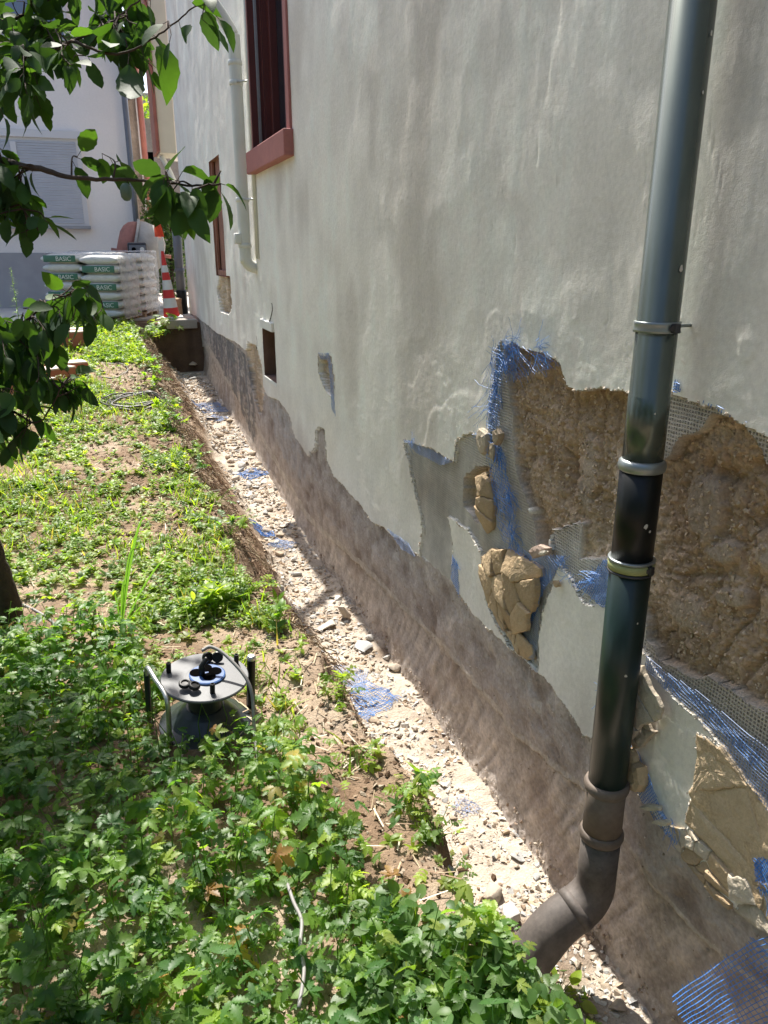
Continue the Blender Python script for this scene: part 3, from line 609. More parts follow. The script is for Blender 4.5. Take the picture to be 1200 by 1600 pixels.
# ------------------------------------------------------------------ loose clay and plaster fragments caught in the net
M['shard'] = material('shard', attr=True, rough=0.95, var=(0.12, 20), var2=(0.12, 150), bump=((60, 0.7, 0.006), (240, 0.6, 0.002)), spec=0.08)
def shard(px, py, wpx, hpx, rot, thick, col, off, label, group=None, name='clay_fragment', tilt=0.0):
    c = onwall(px, py, -off); m_ = np.linalg.norm(c - CAMP) / FPX
    su = wpx * m_ * 1.35; sv = hpx * m_ * 1.02
    n = rnd.randint(7, 10); A = np.sort(rng.uniform(0, 2 * PI, n)) * 0.25 + 0.75 * (np.arange(n) * 2 * PI / n)
    rr = rng.uniform(0.72, 1.08, n); bm = bmesh.new()
    rings = []
    for lev, (sc, x) in enumerate(((0.97, thick), (1.0, thick * 0.35), (0.90, 0.0 - thick * 0.45), (0.45, -thick * 0.62))):
        rings.append([bm.verts.new((x + rnd.uniform(-.1, .1) * thick, su / 2 * rr[k] * sc * math.cos(A[k]) + rnd.uniform(-1, 1) * 0.002, sv / 2 * rr[k] * sc * math.sin(A[k]) + rnd.uniform(-1, 1) * 0.002)) for k in range(n)])
    for a, b in zip(rings[:-1], rings[1:]):
        for k in range(n): bm.faces.new((a[k], a[(k + 1) % n], b[(k + 1) % n], b[k]))
    bm.faces.new(rings[-1]); bm.faces.new(rings[0][::-1])
    bmesh.ops.recalc_face_normals(bm, faces=bm.faces)
    bmesh.ops.triangulate(bm, faces=[f for f in bm.faces if len(f.verts) > 4])
    bmesh.ops.subdivide_edges(bm, edges=bm.edges, cuts=2, use_grid_fill=True)
    bmesh.ops.rotate(bm, cent=(0, 0, 0), matrix=Matrix.Rotation(R(rot), 3, 'X'), verts=bm.verts)
    if tilt: bmesh.ops.rotate(bm, cent=(0, 0, 0), matrix=Matrix.Rotation(R(tilt), 3, 'Y'), verts=bm.verts)
    V = np.array([v.co[:] for v in bm.verts]); Fs = [[v.index for v in f.verts] for f in bm.faces] if not bm.verts.index_update() else None
    bm.free()
    V = V + (0.0022 * np.stack([fbm(V[:, 0] + k, V[:, 1] + px, V[:, 2], s=60, o=3, seed=300 + k) for k in range(3)], 1))
    mb = MB(); mb.add(V, Fs, np.array(col) * rnd.uniform(0.85, 1.12)); o = mb.build(name, M['shard'], None, False); o.location = c
    tag(o, label, 'clay fragment' if name == 'clay_fragment' else 'plaster fragment', group)
    return o
TAN = (0.46, 0.345, 0.215); CRM = (0.50, 0.43, 0.33)
def clip(poly, p, n):
    out = []
    for i in range(len(poly)):
        a, b = poly[i - 1], poly[i]; da, db = np.dot(a - p, n), np.dot(b - p, n)
        if (da < 0) != (db < 0): out.append(a + (b - a) * da / (da - db))
        if db < 0: out.append(b)
    return out
def cracked(polypx, ncell, thick, off, dome, label, group, cols, gap=.0008, seed=0, tilt=.10, name='clay_fragment', rough=.0055):
    """a plate broken into tightly fitting angular pieces, each one an object"""
    r0 = np.random.default_rng(seed); W = [onwall(px, py)[1:] for px, py in polypx]; A_ = np.array(W); c = A_.mean(0); ext = np.abs(A_ - c).max(0) + 1e-6
    S = []
    while len(S) < ncell:
        q = A_.min(0) + (A_.max(0) - A_.min(0)) * r0.random(2)
        if inpoly(q[0:1], q[1:2], [tuple(w_) for w_ in W])[0]: S.append(q)
    for _ in range(0): pass
    for i, s_ in enumerate(S):
        cell = [np.array(w_) for w_ in W]
        for j, t_ in enumerate(S):
            if i != j:
                n_ = t_ - s_; cell = clip(cell, (s_ + t_) / 2 - n_ / np.linalg.norm(n_) * gap, n_ / np.linalg.norm(n_))
                if len(cell) < 3: break
        if len(cell) < 3: continue
        P = []
        for k in range(len(cell)):
            a, b = cell[k - 1], cell[k]; m_ = max(1, int(np.linalg.norm(b - a) / .007))
            for q in range(m_): P.append(a + (b - a) * q / m_)
        P = np.array(P); P = P + rough * np.stack([fbm(P[:, 0], P[:, 1], s=55, o=3, seed=31), fbm(P[:, 0], P[:, 1], s=55, o=3, seed=32)], 1)
        cc = P.mean(0); n_ = len(P); tl = r0.normal(0, tilt, 2); th = thick * r0.uniform(.8, 1.2); lift = r0.uniform(-1, 1) * thick * .3
        def X_(Q, d): 
            e_ = (Q - c) / ext; return -off - dome * np.maximum(0, 1 - (e_ ** 2).sum(1)) - d + lift + (Q - cc) @ tl + .0024 * fbm(Q[:, 0], Q[:, 1], s=70, o=4, seed=33, g=.6)
        rings = [(1.0, -th), (1.0, -.0045), (.955, -.0008), (.88, .0004), (.76, .0010), (.62, .0015), (.48, .002), (.34, .0022), (.18, .0022)]; V = []; F_ = []
        for sc, d in rings:
            Q = cc + (P - cc) * sc; x_ = X_(Q, d) + (0 if d >= -.004 else .0); V.append(np.stack([x_, Q[:, 0], Q[:, 1]], 1))
        V.append(np.array([[float(X_(cc[None], .0022)[0]), cc[0], cc[1]]])); V = np.concatenate(V)
        for r_ in range(len(rings) - 1):
            for k in range(n_): k2 = (k + 1) % n_; F_.append([r_ * n_ + k, r_ * n_ + k2, (r_ + 1) * n_ + k2, (r_ + 1) * n_ + k])
        L = (len(rings) - 1) * n_
        for k in range(n_): F_.append([L + k, L + (k + 1) % n_, len(V) - 1])
        org = np.array([-off, cc[0], cc[1]]); mb = MB(); mb.add(V - org, F_, np.array(cols[r0.integers(0, len(cols))]) * r0.uniform(.88, 1.1)); o = mb.build(name, M['shard'], None, False); o.location = org
        tag(o, label, 'clay fragment' if name[0] == 'c' else 'plaster fragment', group)
cracked([(757, 868), (775, 856), (800, 858), (826, 872), (848, 888), (850, 915), (846, 938), (834, 965), (832, 985), (810, 990), (792, 985), (776, 960), (768, 930), (756, 895)], 13, .022, .020, .022, 'tan cracked clay piece in the hanging cluster below the plaster hole', 'cracked clay pieces hanging below the hole in the plaster', [TAN, TAN, (.42, .31, .19)], seed=5, tilt=.12)
cracked([(792, 984), (818, 988), (832, 1008), (836, 1030), (822, 1032), (806, 1010)], 4, .010, .008, .004, 'pale flat chip at the bottom tip of the hanging net', 'pale chips at the bottom tip of the hanging net', [CRM, TAN], seed=6, name='plaster_fragment')
shard(753, 688, 30, 44, 20, .016, CRM, .016, 'whitish plaster lump left of the blue net, above the round hollow', None, 'plaster_fragment')
shard(776, 682, 22, 28, 0, .016, (0.42, .34, .25), .020, 'small brown lump beside the blue net, upper left of the bare patch', None)
shard(770, 706, 16, 34, 0, .014, (0.38, .31, .22), .012, 'narrow brown lump under the small one at the blue net', None)
cracked([(742, 745), (758, 738), (770, 752), (775, 790), (770, 828), (758, 836), (748, 800), (752, 770)], 4, .018, .008, .012, 'upright rough clay piece on the right rim of the round hollow', 'clay pieces on the rim of the round hollow', [TAN, (.40, .30, .19)], seed=7)
shard(842, 862, 46, 20, -28, .016, (0.42, .32, .26), .028, 'pinkish flat clay flake wedged on the blue net', None)
shard(848, 864, 26, 8, -30, .006, (0.66, .60, .50), .046, 'thin white edge flake in front of the pinkish one', None, 'plaster_fragment')
shard(869, 912, 16, 10, -15, .008, TAN, .020, 'tiny tan chip right of the hanging cluster on the blue net', None)
cracked([(982, 1060), (1002, 1034), (1022, 1038), (1036, 1068), (1054, 1100), (1050, 1120), (1022, 1130), (1008, 1150), (994, 1166), (982, 1160), (976, 1110)], 4, .014, .045, .006, 'angular piece of the large grey plaster slab right of the green pipe', 'pieces of the large plaster slab beside the green pipe', [CRM, (.46, .40, .33)], seed=11, name='plaster_fragment', tilt=.05)
cracked([(998, 1140), (1024, 1124), (1034, 1140), (1014, 1164), (996, 1168)], 4, .012, .030, .004, 'broken brown crumb piece under the large plaster slab', 'brown crumb pieces under the large slab', [(.36, .30, .23)], seed=12, tilt=.2)
shard(990, 1213, 40, 54, -15, .022, TAN, .034, 'round tan clay lump beside the green pipe just above its brown socket', None)
shard(984, 1182, 22, 22, -15, .014, TAN, .034, 'small tan lump on top of the round one by the pipe', None)
for px, py, w_, r_ in [(1016, 1262, 40, -38), (1034, 1285, 36, -40)]:
    shard(px, py, w_, 9, r_, .010, (0.60, .53, .40), .026, 'cream plaster edge strip hanging right of the brown socket', 'cream edge strips hanging right of the brown socket', 'plaster_fragment')
cracked([(1052, 1290), (1082, 1296), (1108, 1325), (1150, 1368), (1200, 1376), (1290, 1400), (1300, 1500), (1200, 1452), (1168, 1436), (1122, 1402), (1080, 1352), (1058, 1322)], 24, .018, .006, .006, 'tan clay piece cracked loose along the broken lower edge, right of the pipe', 'cracked clay pieces along the broken lower edge at the right', [TAN, CRM, (.42, .31, .19)], seed=14, tilt=.14)
cracked([(1095, 1146), (1128, 1166), (1162, 1216), (1200, 1262), (1260, 1320), (1250, 1400), (1200, 1374), (1152, 1366), (1110, 1322), (1082, 1290), (1086, 1225)], 5, .012, .004, .004, 'big angular plate of tan clay at the right edge', 'big tan clay plates at the right edge', [(.50, .385, .25)], seed=16, tilt=.03, gap=.0008)
# ------------------------------------------------------------------ nets lying loose
def netsheet(P00, P10, P01, P11, nu, nv, r_, m, bulge, name, label, cat, wob=0.004, ground_=False, group=None, seed=1):
    P00, P10, P01, P11 = map(np.asarray, (P00, P10, P01, P11)); mb = MB(); c0 = (P00 + P10 + P01 + P11) / 4
    nrm = np.cross(P10 - P00, P01 - P00); nrm = nrm / np.linalg.norm(nrm)
    def S(u, v):
        u = np.asarray(u, float); v = np.asarray(v, float)
        P = ((1 - u) * (1 - v))[:, None] * P00 + (u * (1 - v))[:, None] * P10 + ((1 - u) * v)[:, None] * P01 + (u * v)[:, None] * P11
        P = P + nrm * (bulge * np.sin(PI * u) * (0.4 + v) + wob * 3 * fbm(u * 3, v * 3, s=1, o=3, seed=seed))[:, None]
        P = P + wob * np.stack([fbm(u * 5, v * 5, k, s=1, o=2, seed=seed + k) for k in range(3)], 1)
        if ground_: P[:, 2] = np.maximum(ground_z(P[:, 0], P[:, 1]) + 0.012 + 0.012 * fbm(u * 7, v * 7, s=1, o=2, seed=seed + 5), 0 * u - 9)
        return P
    for k in range(nu + 1):
        ts = np.linspace(-rnd.uniform(0, .05), 1 + rnd.uniform(0, .05), max(nv, 8)); strand(mb, S(np.full(len(ts), k / nu) + 0.15 / nu * np.sin(ts * 9 + k), ts) - c0, r_)
    for k in range(nv + 1):
        ts = np.linspace(-rnd.uniform(0, .06), 1 + rnd.uniform(0, .04), max(nu, 8)); strand(mb, S(ts, np.full(len(ts), k / nv)) - c0, r_)
    o = mb.build(name, M[m], None, False); o.location = c0; return tag(o, label, cat, group)
netsheet(atdepth(1054, 1556, 1.72), atdepth(1180, 1470, 1.84), atdepth(1130, 1720, 1.62), atdepth(1330, 1640, 1.80), 24, 24, 0.0010, 'bluenet', 0.035, 'loose_net', 'loose flap of blue fibreglass net standing up in the bottom right corner', 'net', 0.0025, seed=3)
netsheet(atdepth(1180, 1470, 1.84), atdepth(1330, 1420, 1.95), atdepth(1330, 1640, 1.80), atdepth(1480, 1560, 1.90), 16, 22, 0.0010, 'bluenet', 0.02, 'loose_net', 'second fold of blue net running behind the corner flap to the wall', 'net', 0.003, seed=4)
for i, (px, py, su, sv, rz, r_, m, lb) in enumerate([
        (330, 640, .34, .45, 10, .0028, 'dustynet', 'dusty blue net scrap on the trench floor at its far shaded end'),
        (338, 655, .20, .25, 40, .0028, 'dustynet', 'small blue net scrap nearest the far scrap of the trench'),
        (395, 742, .22, .22, 30, .0024, 'bluenet', 'blue net scrap tucked under the big pale slab in the trench'),
        (412, 836, .13, .20, 10, .0022, 'bluenet', 'bright blue net scrap by the bank halfway down the trench'),
        (440, 852, .16, .18, 50, .0022, 'dustynet', 'faded net scrap right of the bright one halfway down the trench'),
        (570, 1098, .26, .26, 25, .0014, 'bluenet', 'crumpled blue net sheet on the trench floor beside the cable reel'),
        (540, 1062, .20, .22, 60, .0013, 'dustynet', 'dusty net sheet just behind the crumpled blue one'),
        (728, 1264, .09, .10, 20, .0011, 'dustynet', 'small dark net scrap at the wall foot in the near trench')]):
    p = onground(px, py); a = R(rz); U = np.array([math.cos(a), math.sin(a), 0]) * su; Wv = np.array([-math.sin(a), math.cos(a), 0]) * sv
    k = max(8, int(su / (0.0125 if r_ < .002 else .018)))
    netsheet(p - U / 2 - Wv / 2, p + U / 2 - Wv / 2, p - U / 2 + Wv / 2, p + U / 2 + Wv / 2, k, max(8, int(k * sv / su)), r_, m, 0, 'net_scrap', lb, 'net', 0.02, True, None, seed=20 + i)

# ------------------------------------------------------------------ rubble in the trench
def rock_mesh(seed, flat=0.6, n=10):
    r0 = random.Random(seed); bm = bmesh.new()
    for _ in range(n):
        v = Vector((r0.gauss(0, 1), r0.gauss(0, 1), r0.gauss(0, 1))).normalized() * r0.uniform(0.42, 0.5); bm.verts.new((v.x, v.y * r0.uniform(.7, 1), v.z * flat))
    res = bmesh.ops.convex_hull(bm, input=bm.verts)
    bmesh.ops.delete(bm, geom=[g for g in res['geom_interior'] if isinstance(g, bmesh.types.BMVert)], context='VERTS')
    bmesh.ops.bevel(bm, geom=list(bm.edges), offset=0.018, segments=1, affect='EDGES')
    bmesh.ops.triangulate(bm, faces=bm.faces); bmesh.ops.subdivide_edges(bm, edges=bm.edges, cuts=1)
    bm.verts.index_update(); V = np.array([v.co[:] for v in bm.verts]); F_ = [[v.index for v in f.verts] for f in bm.faces]; bm.free()
    V = V + 0.035 * np.stack([fbm(V[:, 0] + seed, V[:, 1], V[:, 2], s=5, o=3, seed=400 + k) for k in range(3)], 1)
    return V, F_
STONECOL = [(0.54, 0.46, 0.37), (0.47, 0.385, 0.29), (0.57, 0.51, 0.43), (0.62, 0.59, 0.54), (0.44, 0.33, 0.23), (0.44, 0.43, 0.41)]
protos = []
for i in range(14):
    V, F_ = rock_mesh(i, [0.62, 0.32, 0.18][i % 3]); mb = MB(); mb.add(V, F_, STONECOL[i % 6]); protos.append(mb.mesh('stone_%d' % i)); protos[-1].materials.append(M['rubble'])
def stone(x, y, s, k, label, group=None, rz=None, name='stone', sq=(1, 1, 1), cat='stone', up=0.25, tilt=0.25):
    o = bpy.data.objects.new(name, protos[k]); COL.objects.link(o)
    o.location = (x, y, float(ground_z(x, y)) + s * sq[2] * up * [0.62, 0.32, 0.18][k % 3]); o.scale = (s * sq[0], s * sq[1], s * sq[2])
    o.rotation_euler = (rnd.uniform(-tilt, tilt), rnd.uniform(-tilt, tilt), rnd.uniform(0, 6.28) if rz is None else rz)
    return tag(o, label, cat, group)
def stonepx(px, py, s, k, label, **kw):
    p = onground(px, py); return stone(p[0], p[1], s, k, label, **kw)
stonepx(728, 1368, .085, 4, 'rounded tan lump of rubble against the earth bank', up=.35)
stonepx(772, 1402, .095, 0, 'largest cream rubble lump in the near trench, right of the tan one', up=.35)
stonepx(798, 1440, .10, 3, 'flat white stone with sharp corners just left of the pipe elbow', up=.4)
stonepx(735, 1330, .11, 4, 'broad brown boulder half buried behind the rounded tan lump', up=.15)
stonepx(722, 1400, .05, 0, 'small round stone below the tan lump at the bank')
stonepx(405, 755, .34, 2, 'big flat pale plaster slab lying across the trench', sq=(1, .8, .6), tilt=.08)
stonepx(300, 570, .20, 1, 'flat grey brown slab in the shaded far end of the trench')
stonepx(518, 945, .20, 2, 'broad flat slab by the wall behind the upright shard', tilt=.1)
stonepx(538, 968, .13, 0, 'upright rubble shard leaning on the wall beyond the reel', tilt=.9, up=.6)
stonepx(440, 792, .13, 4, 'orange brown brick stub in the middle of the trench')
stonepx(330, 610, .16, 1, 'dark stone where the trench turns sunny at its far end')
for i in range(16):
    y = 2.6 + 7.2 * (i + rnd.random()) / 16; x = rnd.uniform(float(x_foot(y)) + .04, -.08)
    stone(x, y, rnd.uniform(.09, .15) * (1 + .08 * y), rnd.choice([2, 5, 8, 11]), 'flat broken plaster slab lying in the rubble along the trench', group='flat plaster slabs along the trench', sq=(1, rnd.uniform(.55, .9), 1), tilt=.18, up=.5)
near = 0; tries = 0
pts = []
while near < 270 and tries < 6000:
    tries += 1
    y = 1.0 + 10.5 * rnd.random() ** 1.7; x = rnd.uniform(float(x_foot(y)) - 0.02, -0.03)
    s = (0.028 + 0.055 * rnd.random() ** 2.0) * (1 + 0.13 * (y - 1.2)) 
    if 1.9 < y < 2.9 and rnd.random() < .65: continue
    if any(abs(x - a) + abs(y - b) < (s + c) * .5 for a, b, c in pts): continue
    pts.append((x, y, s)); near += 1; k = rnd.randrange(14)
    if y < 2.6: lb, g = 'cream rubble lump on the near trench floor', 'rubble lumps on the near trench floor'
    elif y < 6: lb, g = 'pale rubble piece halfway along the trench', 'rubble pieces halfway along the trench'
    else: lb, g = 'pale rubble piece in the far part of the trench', 'rubble pieces in the far part of the trench'
    stone(x, y, s, k, lb, group=g)
def scatter(mb, tpl, pos, Rm, sc, cols):
    V, F_ = tpl; N_ = len(pos)
    if N_ == 0: return
    W = np.einsum('nij,vj->nvi', Rm, V) * (sc[:, None, None] if sc.ndim == 1 else 1) + pos[:, None, :]
    FF = (F_[None] + (np.arange(N_) * len(V))[:, None, None]).reshape(-1, F_.shape[1])
    mb.add(W.reshape(-1, 3), FF, np.repeat(cols, len(V), axis=0))
def rotm(yaw, tilt, roll=None, tdir=None):
    """tilt the z-up, y-forward template: pitch about x, roll about y, then yaw"""
    n = len(yaw); roll = np.zeros(n) if roll is None else roll
    cx, sx, cr, sr, cz, sz = np.cos(tilt), np.sin(tilt), np.cos(roll), np.sin(roll), np.cos(yaw), np.sin(yaw)
    Z0 = np.zeros(n); O = np.ones(n)
    Rx = np.stack([O, Z0, Z0, Z0, cx, -sx, Z0, sx, cx], 1).reshape(n, 3, 3)
    Ry = np.stack([cr, Z0, sr, Z0, O, Z0, -sr, Z0, cr], 1).reshape(n, 3, 3)
    Rz = np.stack([cz, -sz, Z0, sz, cz, Z0, Z0, Z0, O], 1).reshape(n, 3, 3)
    return Rz @ Rx @ Ry
def hull_tpl(seed, flat):
    r0 = random.Random(seed); bm = bmesh.new()
    for _ in range(9): bm.verts.new((r0.uniform(-.5, .5), r0.uniform(-.5, .5), r0.uniform(-.5, .5) * flat))
    res = bmesh.ops.convex_hull(bm, input=bm.verts); bmesh.ops.delete(bm, geom=[g for g in res['geom_interior'] if isinstance(g, bmesh.types.BMVert)], context='VERTS')
    bmesh.ops.triangulate(bm, faces=bm.faces); bm.verts.index_update(); V = np.array([v.co[:] for v in bm.verts]); F_ = np.array([[v.index for v in f.verts] for f in bm.faces]); bm.free(); return V, F_
def pick(n, cols, j=.18): return np.array(cols)[rng.integers(0, len(cols), n)] * rng.uniform(1 - j, 1 + j, (n, 1))

def grit(mask, n, s0, s1, cols, name, up=0.0):
    ii_ = np.flatnonzero(mask.ravel()); wgt = (np.gradient(wy)[:, None] * np.gradient(wz)[None, :]).ravel()[ii_]; wgt = wgt / wgt.sum()
    ch = ii_[rng.choice(len(ii_), n, p=wgt)]; P = np.stack([hx.ravel()[ch], WY.ravel()[ch], WZ.ravel()[ch]], 1); mb = MB()
    for j in range(6):
        q = rng.integers(0, 6, n) == j; m_ = int(q.sum()); s_ = s0 + (s1 - s0) * rng.random(m_) ** 2.6; pp = P[q] - np.stack([s_ * .25, 0 * s_, 0 * s_], 1) + rng.normal(0, .002, (m_, 3)) * np.array([0, 1, 1])
        scatter(mb, hull_tpl(40 + j, .8), to_house(pp), rotm(rng.random(m_) * 6.28, rng.random(m_) * 6.28, rng.random(m_) * 6.28), s_, pick(m_, cols, .15))
    o = mb.build(name, M['shard'], house, False); o['kind'] = 'stuff'
near_ = (WY > .72) & (WY < 5.5)
grit(ism & near_, 6000, .003, .014, [(.60, .47, .34), (.54, .42, .29), (.60, .49, .36), (.48, .36, .25), (.56, .45, .33)], 'masonry_grit')
edge_ = np.zeros(WY.shape, bool)
for a_, b_ in ((slice(0, -2), slice(2, None)),):
    edge_[1:-1] |= (cls[a_] == 0) != (cls[b_] == 0); edge_[:, 1:-1] |= (cls[:, a_] == 0) != (cls[:, b_] == 0)
grit(edge_ & near_, 3200, .003, .011, [(.66, .62, .54), (.58, .52, .43), (.50, .42, .32)], 'edge_crumbs')
grit((cls == 3) & near_ & (zt < .07), 2500, .004, .018, [(.44, .36, .28), (.52, .45, .36), (.32, .24, .18)], 'foot_crumbs')
grit((cls == 3) & near_, 2600, .002, .009, [(.46, .40, .34), (.56, .50, .43), (.30, .24, .19)], 'foundation_grit')
tpls = [hull_tpl(i, .45 if i % 2 else .2) for i in range(6)]
mb = MB()
for i, tp in enumerate(tpls):
    n = 2500; y = 0.9 + 10.9 * rng.random(n) ** 1.5; xf = x_foot(y); x = xf - 0.12 + (0.12 - xf - 0.01) * rng.random(n)
    keep = (fbm(x, y, s=5, seed=90) > -0.25); x, y = x[keep], y[keep]; n = len(x)
    s = (0.005 + 0.024 * rng.random(n) ** 3.2) * (1 + 0.12 * y); z = ground_z(x, y) + s * 0.1
    cc = np.array(STONECOL)[rng.integers(0, 6, n)] * rng.uniform(.8, 1.1, (n, 1))
    scatter(mb, tp, np.stack([x, y, z], 1), rotm(rng.random(n) * 6.28, rng.normal(0, .4, n), rng.normal(0, .4, n)), s, cc)
tag(mb.build('rubble_chips', M['rubble'], None, False), 'pale rubble crumbs and chips strewn over the trench floor', 'rubble', kind='stuff')
mb = MB()
for i, tp in enumerate(tpls):
    n = 2600; y = 0.9 + 10.9 * rng.random(n) ** 1.3; x = x_edge(y) + rng.normal(0.05, .16, n) - 0.7 * (rng.random(n) < .35) * rng.random(n)
    s = (0.005 + 0.020 * rng.random(n) ** 3) * (1 + 0.1 * y); z = ground_z(x, y) + s * 0.15
    cc = np.array([(0.22, .15, .10), (.30, .22, .155), (.13, .085, .055), (.40, .33, .25)])[rng.integers(0, 4, n)] * rng.uniform(.8, 1.15, (n, 1))
    scatter(mb, tp, np.stack([x, y, z], 1), rotm(rng.random(n) * 6.28, rng.normal(0, .4, n), rng.normal(0, .4, n)), s, cc)
tag(mb.build('soil_clods', M['soil'], None, False), 'brown clods and crumbs of soil along the dug bank', 'soil', kind='stuff')

# ------------------------------------------------------------------ leaves and plants
def leaf_tpl(L, W, n=6, fold=0.22, droop=0.25, serr=0.0, peak=0.42, lobes=0, base=0.0):
    V = []; F_ = []
    for i in range(n + 1):
        t = i / n; e = math.log(0.5) / math.log(peak); w_ = math.sin(PI * min(1, max(0, t)) ** e) ** 0.68 * W / 2 if 0 < t < 1 else 0.0
        if i == n: w_ = 0.0008
        if i == 0: w_ = 0.002
        if serr and 0 < i < n: w_ *= (1 + serr * (1 if i % 2 else -1))
        zc = -droop * L * t * t; y = t * L
        back = 0.10 * L * serr if i % 2 else 0
        V += [(-w_, y + back, zc + fold * w_), (0, y, zc), (w_, y + back, zc + fold * w_)]
        if i:
            a = (i - 1) * 3; b = i * 3
            F_ += [(a, a + 1, b + 1, b), (a + 1, a + 2, b + 2, b + 1)]
    return np.array(V, float), np.array(F_)
def xf(tpl, yaw=0, tilt=0, off=(0, 0, 0), sc=1.0, roll=0):
    V, F_ = tpl; Rm = rotm(np.array([yaw]), np.array([tilt]), np.array([roll]))[0]; return (V * sc) @ Rm.T + np.array(off), F_
def join(parts):
    Vs = []; Fs = []; n = 0
    for V, F_ in parts: Vs.append(V); Fs.append(F_ + n); n += len(V)
    return np.concatenate(Vs), np.concatenate(Fs)
def stem_tpl(L, w_=0.0012):
    return np.array([(-w_, 0, 0), (w_, 0, 0), (w_ * .7, L, 0), (-w_ * .7, L, 0), (0, 0, -w_), (0, L, -w_)]), np.array([(0, 1, 2, 3), (0, 3, 5, 4), (1, 4, 5, 2)])
def palmate(seed, k=5):
    r0 = random.Random(seed); ps = []
    lf = leaf_tpl(1.0, 0.47, 11, 0.28, 0.25, 0.24)
    for a in ([0, 50, -50, 100, -100] if k == 5 else [0, 62, -62]):
        s = (1.0 if a == 0 else 0.86 if abs(a) < 90 else .6) * r0.uniform(.9, 1.1)
        ps.append(xf(lf, R(a + r0.uniform(-6, 6)), r0.uniform(-.22, .05), (0, 0.05 if a == 0 else 0, 0), s, r0.uniform(-.2, .2)))
    st = stem_tpl(0.9, 0.012); ps.append(xf(st, PI, -0.9, (0, 0, 0)))
    return join(ps)
def pinnate(seed):
    r0 = random.Random(seed); ps = []; lf = leaf_tpl(0.42, 0.24, 7, .25, .2, .18)
    for i, y in enumerate((0.05, .35, .62)):
        for sd in (-1, 1): ps.append(xf(lf, R(-sd * r0.uniform(55, 80)), r0.uniform(-.2, .1), (0, y, 0), .7 + .5 * y))
    ps.append(xf(lf, 0, -.1, (0, .7, 0), 1.35)); ps.append(stem_tpl(.75, .01)); ps.append(xf(stem_tpl(.6, .012), PI, -.9))
    return join(ps)
PAL = [palmate(i, 5 if i % 3 else 3) for i in range(5)] + [pinnate(31), pinnate(32)]
OVAL = [join([leaf_tpl(1.0, w_, 7, .2, d_, 0.03, .4), xf(stem_tpl(.8, .012), PI, -.7)]) for w_, d_ in ((.62, .25), (.52, .5), (.7, .1))]
def ros(seed, k=7, L=1.0, W=.36, serr=.1, up=.5, n=5):
    r0 = random.Random(seed); ps = []
    for i in range(k):
        lf = leaf_tpl(L * r0.uniform(.6, 1.1), W * r0.uniform(.8, 1.2), n, .2, r0.uniform(.1, .6), serr)
        ps.append(xf(lf, i * 2.4 + r0.uniform(-.4, .4), r0.uniform(.05, up), (0, 0, r0.uniform(0, .35))))
    return join(ps)
ROS = [ros(i, 6 + i % 4, 1, .3 + .06 * (i % 4), .12 if i % 2 else 0, .9) for i in range(8)]
def sprig(seed):
    r0 = random.Random(seed); ps = []; H_ = 1.4
    for i in range(11):
        z = H_ * (i + 1) / 11; ps.append(xf(leaf_tpl(.55 * (1.25 - z / H_ * .7), .24, 5, .2, .4, .12), i * 2.4 + r0.random(), r0.uniform(.0, .6), (0, 0, z)))
    ps.append(xf(stem_tpl(H_, .02), 0, PI / 2)); return join(ps)
SPR = [sprig(i) for i in range(4)]
def gblade(seed):
    r0 = random.Random(seed); n = 5; V = []; F_ = []; b = r0.uniform(.2, .9)
    for i in range(n + 1):
        t = i / n; w_ = .035 * (1 - t ** 2) + .002; V += [(-w_, b * t * t, t * (1 - .3 * b * t)), (w_, b * t * t, t * (1 - .3 * b * t))]
        if i: a = 2 * (i - 1); F_.append((a, a + 1, a + 3, a + 2))
    return np.array(V), np.array(F_)
GRA = [gblade(i) for i in range(5)]
def pick(n, cols, j=.18): return np.array(cols)[rng.integers(0, len(cols), n)] * rng.uniform(1 - j, 1 + j, (n, 1))
DEEP = [(0.070, 0.150, 0.030), (0.092, 0.18, 0.038), (0.062, 0.14, 0.040), (0.12, 0.22, 0.036), (0.085, .17, .055), (.14, .24, .04)]
LIME = [(0.18, 0.27, 0.035), (0.13, 0.22, 0.035), (0.22, 0.30, 0.045), (0.10, 0.17, 0.045), (0.19, .24, .06)]
P_DENSE = [(-900, 985), (60, 985), (200, 1000), (262, 1135), (400, 1165), (450, 1180), (520, 1265), (560, 1330), (600, 1420), (650, 1462), (745, 1480), (830, 1520), (880, 1550), (960, 1620), (1020, 1900), (900, 2600), (-2500, 2600), (-2000, 1000)]
def inpx(x, y, poly):
    a, b = project(x, y, ground_z(x, y)); return inpoly(a, b, poly)
RX, RY = -1.16, 2.46        # cable reel
mb = MB()
